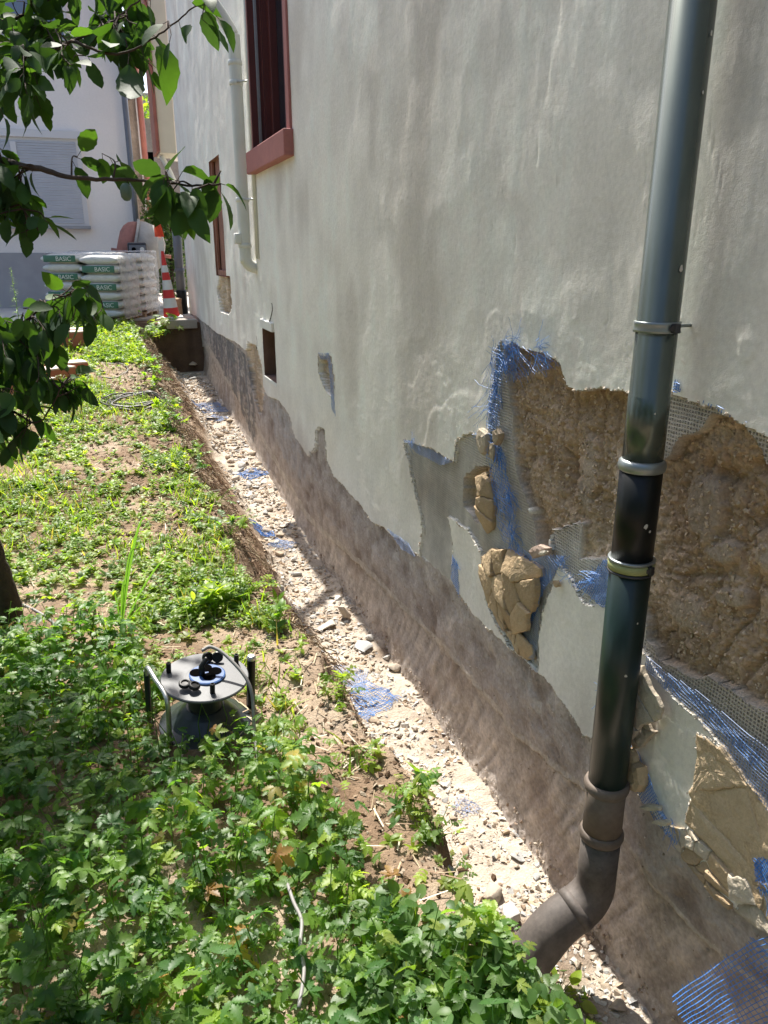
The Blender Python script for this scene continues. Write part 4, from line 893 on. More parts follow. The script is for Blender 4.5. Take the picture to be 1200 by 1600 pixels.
for i, tp in enumerate(PAL):
    n = 1500; x = rng.uniform(-3.6, -0.55, n); y = 0.35 + 3.4 * rng.random(n) ** 1.1
    k = inpx(x, y, P_DENSE) & (x < x_edge(y) + .05) & (np.hypot(x - RX, y - RY) > 0.19) & (fbm(x, y, s=2.6, seed=501) > -0.56); x, y = x[k], y[k]; n = len(x)
    nz = fbm(x, y, s=2.0, o=3, seed=500); h = np.clip(0.10 + 0.16 * nz + rng.uniform(-.07, .09, n), .03, .30)
    near_r = (np.hypot(x - RX, (y - RY + .12)) < 0.36); h[near_r] *= np.where(y[near_r] < RY - .14, .62, .40)
    s = rng.uniform(.026, .056, n) * (1 + .25 * (rng.random(n) < .12)); s[near_r] *= .8
    pos = np.stack([x, y, ground_z(x, y) + h], 1)
    cc = pick(n, DEEP, .25) * (1 + 0.3 * nz[:, None]); backlit = rng.random(n) < np.clip(.12 + .5 * (x + 1.5), .06, .45); cc[backlit] = pick(int(backlit.sum()), LIME, .2); dd_ = rng.random(n) < .025; cc[dd_] = pick(int(dd_.sum()), [(.28, .17, .07), (.30, .26, .08)], .2)  # lime leaves likelier to the right, backlight put into their colour
    scatter(mb, tp, pos, rotm(rng.random(n) * 6.28, rng.normal(-.05, .30, n), rng.normal(0, .28, n)), s, cc)
    # lower storey of leaves
    x2 = x + rng.normal(0, .05, n); y2 = y + rng.normal(0, .05, n)
    scatter(mb, tp, np.stack([x2, y2, ground_z(x2, y2) + h * .45], 1), rotm(rng.random(n) * 6.28, rng.normal(-.05, .4, n), rng.normal(0, .4, n)), s * .8, cc * .9)
for i in range(420):
    x = rnd.uniform(-2.8, -.6); y = rnd.uniform(.6, 3.4)
    if not inpx(np.array([x]), np.array([y]), P_DENSE)[0]: continue
    z = float(ground_z(x, y)); V, F_ = tube([(x, y, z), (x + rnd.uniform(-.02, .02), y + rnd.uniform(-.02, .02), z + .09), (x + rnd.uniform(-.04, .04), y + rnd.uniform(-.04, .04), z + .19)], [.002, .0018, .0012], 4, False); mb.add(V, F_, (.10, .17, .05))
tag(mb.build('leafy_ground_cover', M['leaf'], None, True), 'dense dark green lobed leaves covering the near left of the garden', 'ground cover', kind='stuff')
P_OVAL = [(600, 1430), (700, 1450), (790, 1485), (840, 1525), (890, 1545), (960, 1600), (1000, 1800), (500, 1800), (540, 1560), (560, 1460)]
mb = MB()
for i, tp in enumerate(OVAL):
    n = 2600; x = rng.uniform(-1.5, -0.5, n); y = rng.uniform(.4, 2.0, n)
    k = inpx(x, y, P_OVAL) & (x < -.55); x, y = x[k], y[k]; n = len(x)
    h = np.clip(.05 + .05 * fbm(x, y, s=5, seed=510) + rng.uniform(-.03, .05, n), .012, .2)
    scatter(mb, tp, np.stack([x, y, ground_z(x, y) + h], 1), rotm(rng.random(n) * 6.28, rng.normal(-.1, .4, n), rng.normal(0, .4, n)), rng.uniform(.028, .055, n), pick(n, [(0.09, .17, .06), (.11, .19, .06), (.14, .21, .10), (.08, .16, .04)], .15))
    n = 700; x = rng.uniform(-3.0, -0.62, n); y = 0.4 + 3.2 * rng.random(n)
    k = inpx(x, y, P_DENSE) & (np.hypot(x - RX, y - RY) > 0.22); x, y = x[k], y[k]; n = len(x)
    h = np.clip(.07 + .12 * fbm(x, y, s=2, seed=500) + rng.uniform(-.05, .08, n), .02, .24); h[np.hypot(x - RX, y - RY + .1) < .36] *= .4
    scatter(mb, tp, np.stack([x, y, ground_z(x, y) + h], 1), rotm(rng.random(n) * 6.28, rng.normal(-.1, .4, n), rng.normal(0, .4, n)), rng.uniform(.025, .045, n), pick(n, [(0.10, .19, .04), (.13, .22, .045), (.08, .16, .04)], .2))
tag(mb.build('oval_leaf_ground_cover', M['leaf'], None, True), 'pale green oval leaves sprawling at the near trench edge', 'ground cover', kind='stuff')

# weeds and grass of the middle and far garden
BARE = [[(150, 565), (240, 570), (262, 600), (250, 625), (180, 615), (140, 590)], [(130, 700), (180, 690), (230, 715), (200, 740), (140, 730)], [(430, 985), (500, 1010), (520, 1040), (560, 1130), (640, 1260), (700, 1380), (745, 1440), (700, 1470), (640, 1440), (600, 1380), (560, 1300), (520, 1220), (470, 1130), (420, 1060)],
        [(210, 990), (420, 985), (440, 1050), (420, 1120), (400, 1030), (250, 1020)], [(270, 600), (300, 640), (330, 720), (380, 800), (400, 880), (340, 800), (290, 700)]]
def weedpos(n, seed, thr=-0.1):
    y = 1.0 + 11.2 * rng.random(n) ** .85; x = x_edge(y) - 0.03 + .05 * rng.random(n) - (np.minimum(.35 * y + .6, 3.2)) * rng.random(n) ** 1.05
    k = (fbm(x, y, s=2.4, o=3, seed=seed) + .35 * fbm(x, y, s=9, seed=seed + 3) > thr) & ~inpx(x, y, P_DENSE)
    bare = np.zeros(len(x), bool)
    for b in BARE: bare |= inpx(x, y, b)
    k &= (~bare) | (rng.random(n) < .10)
    k &= (np.hypot(x - RX, y - RY) > 0.2)
    return x[k], y[k]
mb = MB()
for i, tp in enumerate(ROS + SPR):
    sp_ = i >= 8; x, y = weedpos(2300 if not sp_ else 1000, 520 + i % 3, -.07 if not sp_ else .0); n = len(x)
    s = rng.uniform(.016, .042, n) * (1 + .05 * y)
    if sp_: s = rng.uniform(.03, .07, n)
    far_ = sstep(8.5, 10.5, y); s = s * (1 + .5 * far_)
    cc = pick(n, LIME, .22)
    scatter(mb, tp, np.stack([x, y, ground_z(x, y) + .002], 1), rotm(rng.random(n) * 6.28, rng.normal(0, .15, n), rng.normal(0, .15, n)), s, cc)
tag(mb.build('low_weeds', M['leaf'], None, True), 'bright green low weeds spread over the middle of the garden', 'weeds', kind='stuff')
mb = MB()
for i, tp in enumerate(GRA):
    x, y = weedpos(5500, 540, .0); n = len(x); s = rng.uniform(.03, .10, n) * (1 + .04 * y)
    Rm = rotm(rng.random(n) * 6.28, rng.normal(0, .35, n), rng.normal(0, .3, n))
    scatter(mb, tp, np.stack([x, y, ground_z(x, y)], 1), Rm, s, pick(n, LIME + [(.26, .22, .10), (.09, .16, .05), (.12, .18, .05)], .2))
tag(mb.build('grass', M['leaf'], None, True), 'thin grass blades growing between the garden weeds', 'grass', kind='stuff')
mb = MB(); n = 9000
y = 1.0 + 11 * rng.random(n); x = x_edge(y) + .1 - 2.4 * rng.random(n); L_ = rng.uniform(.02, .09, n)
st = (np.array([(-.03, -.5, 0), (.03, -.5, 0), (.03, .5, .04), (-.03, .5, .04)]), np.array([(0, 1, 2, 3)]))
k = ~inpx(x, y, P_DENSE); x, y, L_ = x[k], y[k], L_[k]; n = len(x)
scatter(mb, st, np.stack([x, y, ground_z(x, y) + .006 + .01 * rng.random(n)], 1), rotm(rng.random(n) * 6.28, rng.normal(0, .2, n), rng.normal(0, .3, n)), L_, pick(n, [(.48, .40, .26), (.36, .27, .17), (.55, .5, .38), (.2, .13, .08)], .2))
tag(mb.build('dry_litter', M['straw'], None, False), 'dry straw and wilted bits lying on the garden soil', 'litter', kind='stuff')
# roots and hanging stalks on the bank
mb = MB()
for _ in range(900):
    y = 2.8 + 8.5 * rnd.random(); e_, f2 = float(x_edge(y)), float(x_foot(y)); x = e_ + rnd.uniform(-.03, .6) * (f2 - e_); z = float(ground_z(x, y)) + .015
    P = [(x, y, z)]; 
    for q in range(4): P.append((P[-1][0] + rnd.uniform(.005, .03), P[-1][1] + rnd.uniform(-.03, .03), 0)); P[-1] = (P[-1][0], P[-1][1], max(P[-2][2] - rnd.uniform(.0, .03), float(ground_z(P[-1][0], P[-1][1])) + .008))
    V, F_ = tube(P, .0017 + .0002 * y, 3, False); mb.add(V, F_, rnd.choice([(.22, .14, .09), (.34, .25, .16), (.42, .34, .22)]))
tag(mb.build('bank_roots', M['straw'], None, False), 'thin roots and dry stalks hanging over the dug bank', 'roots', kind='stuff')

# single plants
def plant(px, py, tpls_, n, size, hgt, label, cols, cat='plant', name='weed_plant', spread=.5, p=None):
    p = onground(px, py) if p is None else np.array(p); mb = MB()
    a = rng.random(n) * 6.28; r_ = size * spread * rng.random(n) ** .6; h = hgt * rng.uniform(.15, 1, n) * (1 - .4 * (r_ / (size * spread + 1e-6)))
    pos = np.stack([r_ * np.cos(a), r_ * np.sin(a), h], 1); tt_ = rng.integers(0, len(tpls_), n)
    for k_, tp in enumerate(tpls_):
        q = tt_ == k_; m_ = int(q.sum())
        if m_: scatter(mb, tp, pos[q], rotm(a[q] - PI / 2, rng.normal(.0, .3, m_), rng.normal(0, .3, m_)), np.full(m_, size * .30) * rng.uniform(.7, 1.2, m_), pick(m_, cols, .15))
    for k_ in range(n):
        V, F_ = tube([(0, 0, -.01), tuple(pos[k_] * np.array([.5, .5, .6])), tuple(pos[k_])], [.0018, .0014, .001], 4, False); mb.add(V, F_, (.14, .20, .07))
    o = mb.build(name, M['leaf'], None, True); o.location = p; return tag(o, label, cat)
PIN = [pinnate(i) for i in range(4)]
plant(682, 1308, PIN, 16, .12, .13, 'bushy lime green plant over the bank, nearest the rubble', LIME)
plant(705, 1372, PIN, 14, .10, .09, 'small fresh green plant just below the bushy lime one', LIME)
plant(632, 1262, PIN, 16, .12, .11, 'lime green plant on the bank edge, upper left of the bushy one', LIME)
plant(560, 1205, PIN + PAL[:2], 16, .13, .09, 'green plant leaning over the trench beside the blue net sheet', LIME)
plant(383, 822, PIN, 12, .16, .12, 'small bright tuft on the bare bank halfway along the trench', LIME)
plant(340, 960, ROS, 16, .26, .12, 'leafy bright green clump behind the cable reel, right side', LIME)
plant(385, 930, PIN, 16, .24, .12, 'lush green clump at the trench edge behind the reel', LIME)
plant(262, 520, PAL, 26, .42, .34, 'tall yellow green clump at the far end of the trench bank', LIME)
plant(225, 530, PIN, 26, .44, .30, 'feathery green clump in front of the cement bags', LIME)
plant(195, 500, PAL, 20, .40, .28, 'pale green weed right in front of the bag pallet', LIME)
plant(430, 1160, PIN, 14, .16, .10, 'green tuft on bare soil right of the cable reel foot', LIME)
plant(870, 1565, OVAL, 16, .15, .10, 'oval leaved plant in front of the pipe elbow', LIME)
plant(910, 1590, PIN, 12, .13, .10, 'thin bright plant at the trench edge below the elbow', LIME)
plant(30, 1050, ROS, 16, .2, .14, 'yellow green clump at the left frame edge beyond the dark leaves', LIME)
for i in range(14):
    y_ = 1.9 + .58 * i + rnd.uniform(-.15, .15); x_ = float(x_edge(y_)) + rnd.uniform(-.04, .10)
    plant(0, 0, PIN + ROS[:3] + SPR[:1], 13, .13 + .012 * y_, .09 + .01 * y_, 'bright weed tuft spilling over the edge of the dug trench', LIME + DEEP[3:5], p=(x_, y_, float(ground_z(x_, y_)))) ['group'] = 'weed tufts spilling over the trench edge'
def tallgrass(px, py, label):
    p = onground(px, py); mb = MB()
    for (tx, ty, w_) in [(238, 800, .007), (300, 850, .006), (196, 905, .005), (262, 925, .005), (214, 850, .004), (178, 925, .004)]:
        d = p[1] - 0; q = ony(tx, ty, p[1] + .03); Pn = spline([(0, 0, 0), (q - p) * np.array([.35, .5, .55]), (q - p) * np.array([.7, .8, .92]), (q - p)], 6)
        t = np.linspace(0, 1, len(Pn)); ww = w_ * np.sin(PI * np.clip(t, .08, 1) ** .7) + .0006
        V = np.concatenate([np.stack([Pn - ww[:, None] * np.array([.9, .2, 0]), Pn + np.array([0, .002, 0]), Pn + ww[:, None] * np.array([.9, .2, .1])], 1).reshape(-1, 3)])
        F_ = []
        for k_ in range(len(Pn) - 1):
            a_, b_ = 3 * k_, 3 * k_ + 3; F_ += [(a_, a_ + 1, b_ + 1, b_), (a_ + 1, a_ + 2, b_ + 2, b_ + 1)]
        mb.add(V, np.array(F_), (.09, .19, .05))
    o = mb.build('tall_grass', M['leaf'], None, True); o.location = p; tag(o, label, 'grass plant')
tallgrass(190, 985, 'tall single grass plant with long arching blades behind the reel')
def horseweed(px, yb, h_, label):
    b = ony(px, 600, yb); z0 = float(ground_z(b[0], yb)); mb = MB(); V, F_ = tube([(0, 0, 0), (.01, 0, h_ * .5), (0, .01, h_)], [.006, .004, .002], 6); mb.add(V, F_, (.12, .18, .06))
    n = 150; t = rng.uniform(.15, 1, n); pos = np.stack([0 * t, 0 * t, t * h_], 1); lf = leaf_tpl(1, .10, 4, .1, .5)
    scatter(mb, lf, pos, rotm(rng.random(n) * 6.28, rng.uniform(.1, .9, n), 0 * t), (.11 - .075 * t) * 1.0, pick(n, [(.13, .22, .07), (.16, .25, .09)], .15))
    o = mb.build('tall_weed', M['leaf'], None, True); o.location = (b[0], yb, z0); tag(o, label, 'weed')
horseweed(14, 9.0, 1.12, 'narrow leaved tall weed at the left edge before the neighbour house')
horseweed(43, 8.6, 1.12, 'narrow leaved tall weed right of the one at the left edge')
# ------------------------------------------------------------------ plum tree at the left, branches reaching in front of the view
tree = thing('plum_tree', 'plum tree with dark leaning trunk, leafy branches reaching in from the left', 'tree', (-1.98, 3.58, 0))
T0 = np.array([-1.98, 3.58, 0.0])
def tpart(mb, name, m, smooth=True, par=tree, kind=None):
    o = mb.build(name, M[m], par, smooth)
    if kind: o['kind'] = kind
    return o
mb = MB()
trunk = spline([tuple(ony(24, 995, 3.60)), tuple(ony(14, 945, 3.58)), tuple(ony(-4, 890, 3.55)), tuple(ony(-30, 815, 3.5)), tuple(ony(-66, 725, 3.4)), (-2.2, 3.15, 1.4), (-2.42, 2.9, 1.9), (-2.40, 2.9, 2.4)], 6)
V, F_ = tube(trunk - T0, np.linspace(.052, .042, len(trunk)) * (1 + .06 * np.sin(np.arange(len(trunk)) * 2.3)), 14); V = V + .006 * np.stack([fbm(V[:, 0], V[:, 1], V[:, 2], s=22, o=3, seed=600 + k) for k in range(3)], 1); mb.add(V, F_)
tpart(mb, 'trunk', 'bark')
def limb(pts, r0_, r1_):
    P = spline(pts, 7); n_ = len(P); P[1:-1] += .0010 * rng.standard_normal((n_ - 2, 3)); m_ = MB(); V, F_ = tube(P - T0, r1_ + (r0_ - r1_) * np.linspace(1, 0, n_) ** 2.2, 7); m_.add(V, F_); tpart(m_, 'branch', 'bark'); return P
A = atdepth
BR = {}
BR['a'] = limb([trunk[-8], (-2.25, 2.5, 2.25), A(-70, 120, 1.85), A(50, 88, 1.75), A(112, 64, 1.72), A(170, 36, 1.7), A(232, -12, 1.7)], .018, .0018)
BR['b'] = limb([A(112, 64, 1.72), A(170, 84, 1.66), A(215, 75, 1.62), A(262, 44, 1.6), A(300, 14, 1.58), A(325, -4, 1.56)], .004, .0014)
BR['c'] = limb([trunk[-14], (-2.2, 2.4, 1.75), A(-70, 250, 1.8), A(50, 262, 1.66), A(112, 277, 1.62), A(200, 281, 1.58), A(240, 283, 1.56), A(300, 290, 1.55), A(345, 287, 1.53)], .015, .0020)
BR['d'] = limb([A(-70, 250, 1.8), A(-10, 290, 1.75), A(30, 320, 1.72), A(60, 360, 1.7)], .006, .0016)
BR['e'] = limb([trunk[-20], (-2.2, 2.7, 1.25), A(-90, 560, 2.0), A(20, 515, 1.9), A(80, 470, 1.85), A(150, 452, 1.82)], .014, .0018)
BR['f'] = limb([(-2.2, 2.7, 1.25), A(-80, 640, 2.0), A(10, 640, 1.9), A(60, 660, 1.85), A(100, 600, 1.8)], .010, .0018)
BR['g'] = limb([A(-70, 120, 1.85), A(-20, 60, 1.8), A(60, 10, 1.8), A(130, -30, 1.8)], .008, .002)
PL = [leaf_tpl(1.0, w_, 9, f_, d_, .05, .46) for w_, f_, d_ in ((.60, .18, .25), (.54, .30, .45), (.66, .12, .1), (.58, .35, .6))]
TL = [(0.030, 0.070, 0.018), (0.036, 0.085, 0.020), (0.024, 0.055, 0.018), (0.045, 0.10, 0.020), (0.03, 0.065, 0.03)]
tw = MB(); crown = MB()
def leaves_at(P, D, size):
    """one leaf at each P hanging along D"""
    P = np.array(P); D = np.array(D); n_ = len(P)
    if not n_: return
    D = D / np.linalg.norm(D, axis=1)[:, None]
    up = rng.normal(0, .55, (n_, 3)) + np.array([0, 0.05, 1.0]); X_ = np.cross(D, up); X_ /= np.linalg.norm(X_, axis=1)[:, None] + 1e-9; Z_ = np.cross(X_, D)
    Rm = np.stack([X_, D, Z_], 2); q = rng.integers(0, len(PL), n_)
    for k in range(len(PL)):
        m_ = q == k
        scatter(crown, PL[k], P[m_] - T0, Rm[m_], size[m_], pick(int(m_.sum()), TL, .25))
def subtwigs(base, poly, n_, d0, d1, lsize=(.040, .068), step=.014):
    Ps = []; Ds = []
    xs = [p[0] for p in poly]; ys_ = [p[1] for p in poly]; c = 0; tr = 0
    bx_, by_ = project(base[:, 0], base[:, 1], base[:, 2])
    while c < n_ and tr < 4000:
        tr += 1; px, py = rnd.uniform(min(xs), max(xs)), rnd.uniform(min(ys_), max(ys_))
        if not inpoly(np.array([px]), np.array([py]), poly)[0]: continue
        tip = A(px, py, rnd.uniform(d0, d1)); j = int(np.argmin(np.hypot(bx_ - px, by_ - py) + rng.uniform(0, 60, len(bx_)))); b = base[j]; c += 1
        L = np.linalg.norm(tip - b)
        if L > .55: b = tip + (b - tip) * .55 / L; L = .55
        mid = (b + tip) / 2 + np.array([0, 0, .03]) * L / .3 + rng.normal(0, .012, 3)
        S = spline([b, mid, tip], 6); V, F_ = tube(S - T0, np.linspace(.0022, .0010, len(S)), 4, False); tw.add(V, F_)
        k = max(2, int(L * .8 / step)); k = min(k, 18)
        for i in range(k):
            t = 1 - i * .85 / k; s_ = S[min(len(S) - 1, int(t * (len(S) - 1)))]; d = (tip - b) / L
            sd = np.cross(d, rng.normal(0, 1, 3)); sd /= np.linalg.norm(sd) + 1e-9
            dd = d * rnd.uniform(.1, .6) + sd * rnd.uniform(.4, .9) + np.array([0, 0, -rnd.uniform(.35, 1.0)])
            dd /= np.linalg.norm(dd); p0 = s_; p1 = s_ + dd * .014
            V, F_ = tube(np.array([p0, p1]) - T0, .0008, 3, False); tw.add(V, F_); Ps.append(p1); Ds.append(dd)
    leaves_at(Ps, Ds, rng.uniform(lsize[0], lsize[1], len(Ps)))
subtwigs(BR['a'], [(-70, 60), (60, 20), (150, 30), (200, 20), (250, 50), (255, 95), (215, 120), (185, 125), (110, 105), (60, 120), (60, 180), (-70, 180)], 40, 1.6, 1.95)
subtwigs(BR['g'], [(-60, -70), (250, -70), (245, 0), (150, 5), (60, 10), (-60, 20)], 16, 1.7, 1.9)
subtwigs(BR['b'], [(255, 20), (300, -30), (345, -10), (345, 30), (300, 50), (262, 55)], 3, 1.52, 1.6, (.05, .065))
subtwigs(BR['c'], [(-60, 225), (40, 240), (60, 225), (100, 270), (110, 300), (80, 330), (-60, 330)], 16, 1.6, 1.8)
subtwigs(BR['c'], [(115, 235), (160, 230), (160, 270), (130, 290), (110, 280)], 2, 1.58, 1.66, (.055, .07))
subtwigs(BR['d'], [(-60, 290), (40, 300), (80, 330), (95, 355), (60, 380), (20, 385), (-60, 360)], 15, 1.65, 1.8)
subtwigs(BR['c'][-18:], [(240, 268), (300, 268), (350, 288), (362, 315), (340, 330), (300, 335), (262, 325), (240, 300)], 7, 1.50, 1.58, (.055, .078))
subtwigs(BR['e'], [(-60, 470), (30, 480), (100, 470), (120, 500), (110, 545), (130, 580), (100, 610), (50, 620), (-60, 620)], 34, 1.75, 2.1)
subtwigs(BR['f'], [(-60, 600), (60, 590), (125, 570), (135, 600), (100, 625), (50, 640), (35, 700), (-60, 730)], 32, 1.75, 2.05)
subtwigs(BR['e'][-14:], [(90, 435), (130, 430), (165, 455), (160, 490), (110, 510), (80, 470)], 8, 1.78, 1.86, (.05, .065))
# hand placed leaves that stand out
HL = [((282, 44), (311, 66), 1.58), ((320, 18), (357, 58), 1.55), ((300, 4), (345, 10), 1.56), ((250, 72), (278, 130), 1.60), ((352, 289), (394, 310), 1.53), ((345, 300), (372, 352), 1.53), ((300, 300), (297, 372), 1.55), ((270, 310), (262, 345), 1.56), ((300, 296), (316, 330), 1.50), ((285, 268), (345, 272), 1.56), ((212, 275), (184, 260), 1.58), ((200, 100), (208, 175), 1.62), ((225, 90), (245, 145), 1.62), ((235, 292), (215, 315), 1.57)]
Pp, Dd, Ss = [], [], []
for (a0, b0), (a1, b1), d in HL:
    p = A(a0, b0, d); q_ = A(a1, b1, d + rnd.uniform(-.02, .02)); Pp.append(p); Dd.append(q_ - p); Ss.append(np.linalg.norm(q_ - p) * 1.02)
    j = min((float(np.linalg.norm(B_[k] - p)), kk, k) for kk, B_ in BR.items() for k in range(len(B_)))
    V, F_ = tube(np.array([BR[j[1]][j[2]], p]) - T0, .0009, 3, False); tw.add(V, F_)
leaves_at(Pp, Dd, np.array(Ss))
# upper crown above the view: its shade falls on the near left of the garden
CB = [limb([trunk[-1], (-2.2, 3.2, 2.9), (-1.8, 4.2, 3.3)], .025, .008), limb([trunk[-3], (-2.5, 3.6, 2.8), (-2.6, 4.2, 3.3)], .022, .007), limb([trunk[-1], (-2.6, 2.9, 2.9), (-2.9, 3.0, 3.4)], .02, .006)]
n_ = 2300; cc_ = np.array([(-1.55, 4.25, 3.22), (-1.95, 4.35, 3.2), (-2.35, 4.3, 3.3), (-2.8, 3.6, 3.3), (-2.2, 4.5, 3.7), (-1.75, 4.6, 3.5), (-2.1, 3.5, 3.4)])[rng.integers(0, 7, n_)]
Pc = cc_ + rng.normal(0, .2, (n_, 3)); a_, b_ = project(Pc[:, 0], Pc[:, 1], Pc[:, 2]); Pc = Pc[(b_ < -30) | (a_ < -30)]
leaves_at(Pc, rng.normal(0, .6, (len(Pc), 3)) + np.array([0, 0, -.6]), rng.uniform(.06, .09, len(Pc)))
for k in range(0, len(Pc), 9):
    B_ = CB[k % 3]; b = B_[np.argmin(np.linalg.norm(B_ - Pc[k], axis=1))]; V, F_ = tube(np.array([b, (b + Pc[k]) / 2 + (0, 0, .04), Pc[k]]) - T0, .0018, 3, False); tw.add(V, F_)
tpart(tw, 'twigs', 'bark', kind='stuff'); tpart(crown, 'crown', 'treeleaf')
M['plum'] = material('plum', (0.10, 0.15, 0.10), rough=0.5, var=(0.2, 40))
mb = MB(); c_ = A(197, 300, 1.58); V, F_ = lathe([(.001, -.0175), (.006, -.0160), (.0105, -.010), (.0118, 0), (.0105, .010), (.006, .0160), (.001, .0175)], c_ - T0, 18); mb.add(V, F_); tpart(mb, 'plum', 'plum')
mb = MB(); V, F_ = tube(np.array([A(199, 283, 1.58), A(198, 289, 1.58)]) - T0, .0012, 4); mb.add(V, F_); tpart(mb, 'fruit_stalk', 'bark')

# ------------------------------------------------------------------ cable reel
RZ = float(ground_z(RX, RY)); reel = thing('cable_reel', 'black plastic cable reel with blue socket plate, lying flat in the weeds', 'cable reel', (RX, RY, RZ - .02))
reel.rotation_euler = (R(4), R(3), 0)
M['reelplastic'] = material('reelplastic', (0.028, 0.034, 0.038), rough=0.32, var=(0.2, 12), var2=(0.1, 90))
M['reeldisc'] = material('reeldisc', (0.075, 0.08, 0.085), rough=0.5, var=(0.22, 14), var2=(0.12, 80), spec=0.6)
M['socketblue'] = material('socketblue', (0.05, 0.11, 0.27), rough=0.35, var=(0.2, 30)); M['hole'] = material('hole', (0.003, 0.003, 0.003), rough=0.9, spec=0.0)
M['cable'] = material('cable', (0.10, 0.10, 0.105), rough=0.4, var=(0.3, 40)); M['palecable'] = material('palecable', (0.24, 0.23, 0.215), rough=0.55, var=(0.2, 20)); M['blackcable'] = material('blackcable', (0.03, 0.03, 0.032), rough=0.4, var=(0.2, 20))
def rp(VF, name, m, par=reel, smooth=False):
    mb = MB(); mb.add(*VF); return mb.build(name, M[m], par, smooth)
rp(lathe([(.060, .214), (.148, .208), (.151, .211), (.151, .216), (.148, .219), (.066, .220), (.064, .2205)], (0, 0, 0), 56), 'top_disc', 'reeldisc')
rp(lathe([(.151, .020), (.160, .022), (.160, .030), (.150, .034), (.125, .045), (.085, .085), (.066, .10)], (0, 0, 0), 56), 'bottom_flange', 'reelplastic')
rp(lathe([(.060, .09), (.059, .213)], (0, 0, 0), 40), 'drum', 'reelplastic', smooth=False)
plate = rp(lathe([(.058, .2208), (.062, .221), (.0625, .226), (.058, .2285), (.001, .2290)], (0.008, 0, 0), 44), 'socket_plate', 'socketblue')
for dx, dy in ((-.028, .012), (.006, .034), (.036, .008), (.012, -.022)):
    rp(lathe([(.0215, .2292), (.0230, .2305), (.0220, .2315)], (dx, dy, 0), 26), 'socket', 'hole', plate)
for i, (dx, dy, hh) in enumerate(((-.118, .052, .036), (.118, .055, .036), (.012, -.105, .034))):
    rp(lathe([(.0088, .219), (.0088, .219 + hh), (.0075, .2205 + hh), (.0055, .2205 + hh), (.005, .216 + hh)], (dx, dy, 0), 16), 'peg', 'blackpipe')
def cap(dx, dy, rx, rz_, nm='socket_cap'):
    V, F_ = lathe([(.019, -.004), (.020, -.002), (.020, .005), (.017, .008), (.013, .0085), (.0125, .004)], (0, 0, 0), 24); Rm = rotm(np.array([rz_]), np.array([rx]))[0]
    V = V @ Rm.T + np.array([dx, dy, .238]); rp((V, F_), nm, 'blackpipe')
cap(.020, .088, 1.1, .3); cap(.055, .082, 1.0, -.2); cap(-.075, -.062, .15, .2); cap(-.045, -.080, .25, 1.0)
rp(tube(spline([(-.01, -.005, .225), (-.01, -.003, .262), (.01, .01, .285)], 5), [.011] * 6 + [.009] * 5, 14), 'plug', 'blackpipe', smooth=True)
# steel handle frame left, black grip right
rp(tube(spline([(-.188, .110, .02), (-.190, .108, .18), (-.186, .085, .226), (-.165, .01, .222), (-.142, -.06, .212), (-.134, -.09, .18), (-.132, -.095, .05), (-.132, -.095, -.01)], 7), .0085, 12), 'steel_frame', 'steel', smooth=True)
rp(tube([(.172, .055, .0), (.172, .055, .232)], [.0155, .0155], 14), 'grip', 'blackpipe')
rp(lathe([(.0165, .230), (.0165, .240), (.012, .246), (.003, .247)], (.172, .055, 0), 14), 'grip_cap', 'steel')
rp(tube([(-.188, .11, .02), (-.19, .11, .20)], [.011, .011], 10), 'frame_post', 'greenpipe')
# cable out of the plug
pc = [np.array([RX + .01, RY + .01, RZ + .285]), np.array([RX + .045, RY + .015, RZ + .29]), np.array([RX + .095, RY - .03, RZ + .262])]
q1, q2, q3, q4 = onground(388, 1110, .10), onground(398, 1150, .05), onground(404, 1195, .02), onground(404, 1212, .005)
pc += [np.array([RX + .150, RY - .12, RZ + .19]), q2 + np.array([0, 0, .02]), q3, q4]
mb = MB(); V, F_ = tube(spline(pc, 8), .0062, 10); mb.add(V, F_); tag(mb.build('power_cable', M['palecable'], None, True), 'grey cable arching from the reel socket down into the leaves', 'cable')
def groundcable(pts, r_, m, label, lift=.01, name='cable'):
    P = [onground(px, py) + np.array([0, 0, lift]) for px, py in pts]; mb = MB(); V, F_ = tube(spline(P, 8), r_, 8); mb.add(V, F_); tag(mb.build(name, M[m], None, True), label, 'cable')
groundcable([(452, 1440), (462, 1470), (474, 1500), (472, 1540), (478, 1580), (470, 1640)], .0045, 'palecable', 'grey cable surfacing between the leaves at the bottom of the view', .12)
groundcable([(36, 948), (60, 960), (82, 975), (92, 992)], .007, 'palecable', 'pale hose lying on bare soil beside the dark tree trunk', .012, 'hose')
groundcable([(155, 590), (180, 592), (200, 580), (190, 570), (165, 570)], .006, 'palecable', 'pale cable loop on the bare soil patch beyond the coil', .012)
groundcable([(165, 620), (175, 640), (180, 660)], .007, 'palecable', 'short pale cable left of the coil', .012)
coil = MB(); pcn = onground(217, 632); n_ = 260; t = np.linspace(0, 2 * PI * 5.3, n_)
Pq = np.stack([pcn[0] + (.27 + .035 * np.sin(t * .37)) * np.cos(t) + .03 * np.sin(t * .21), pcn[1] + (.23 + .05 * np.sin(t * .31 + 1)) * np.sin(t), 0 * t], 1)
Pq[:, 2] = ground_z(Pq[:, 0], Pq[:, 1]) + .02 + .035 * t / t.max() + .008 * np.sin(t * .9)
V, F_ = tube(Pq, .0062, 7); coil.add(V, F_); tag(coil.build('cable_coil', M['blackcable'], None, True), 'black cable coiled on the ground at the far trench edge', 'cable')
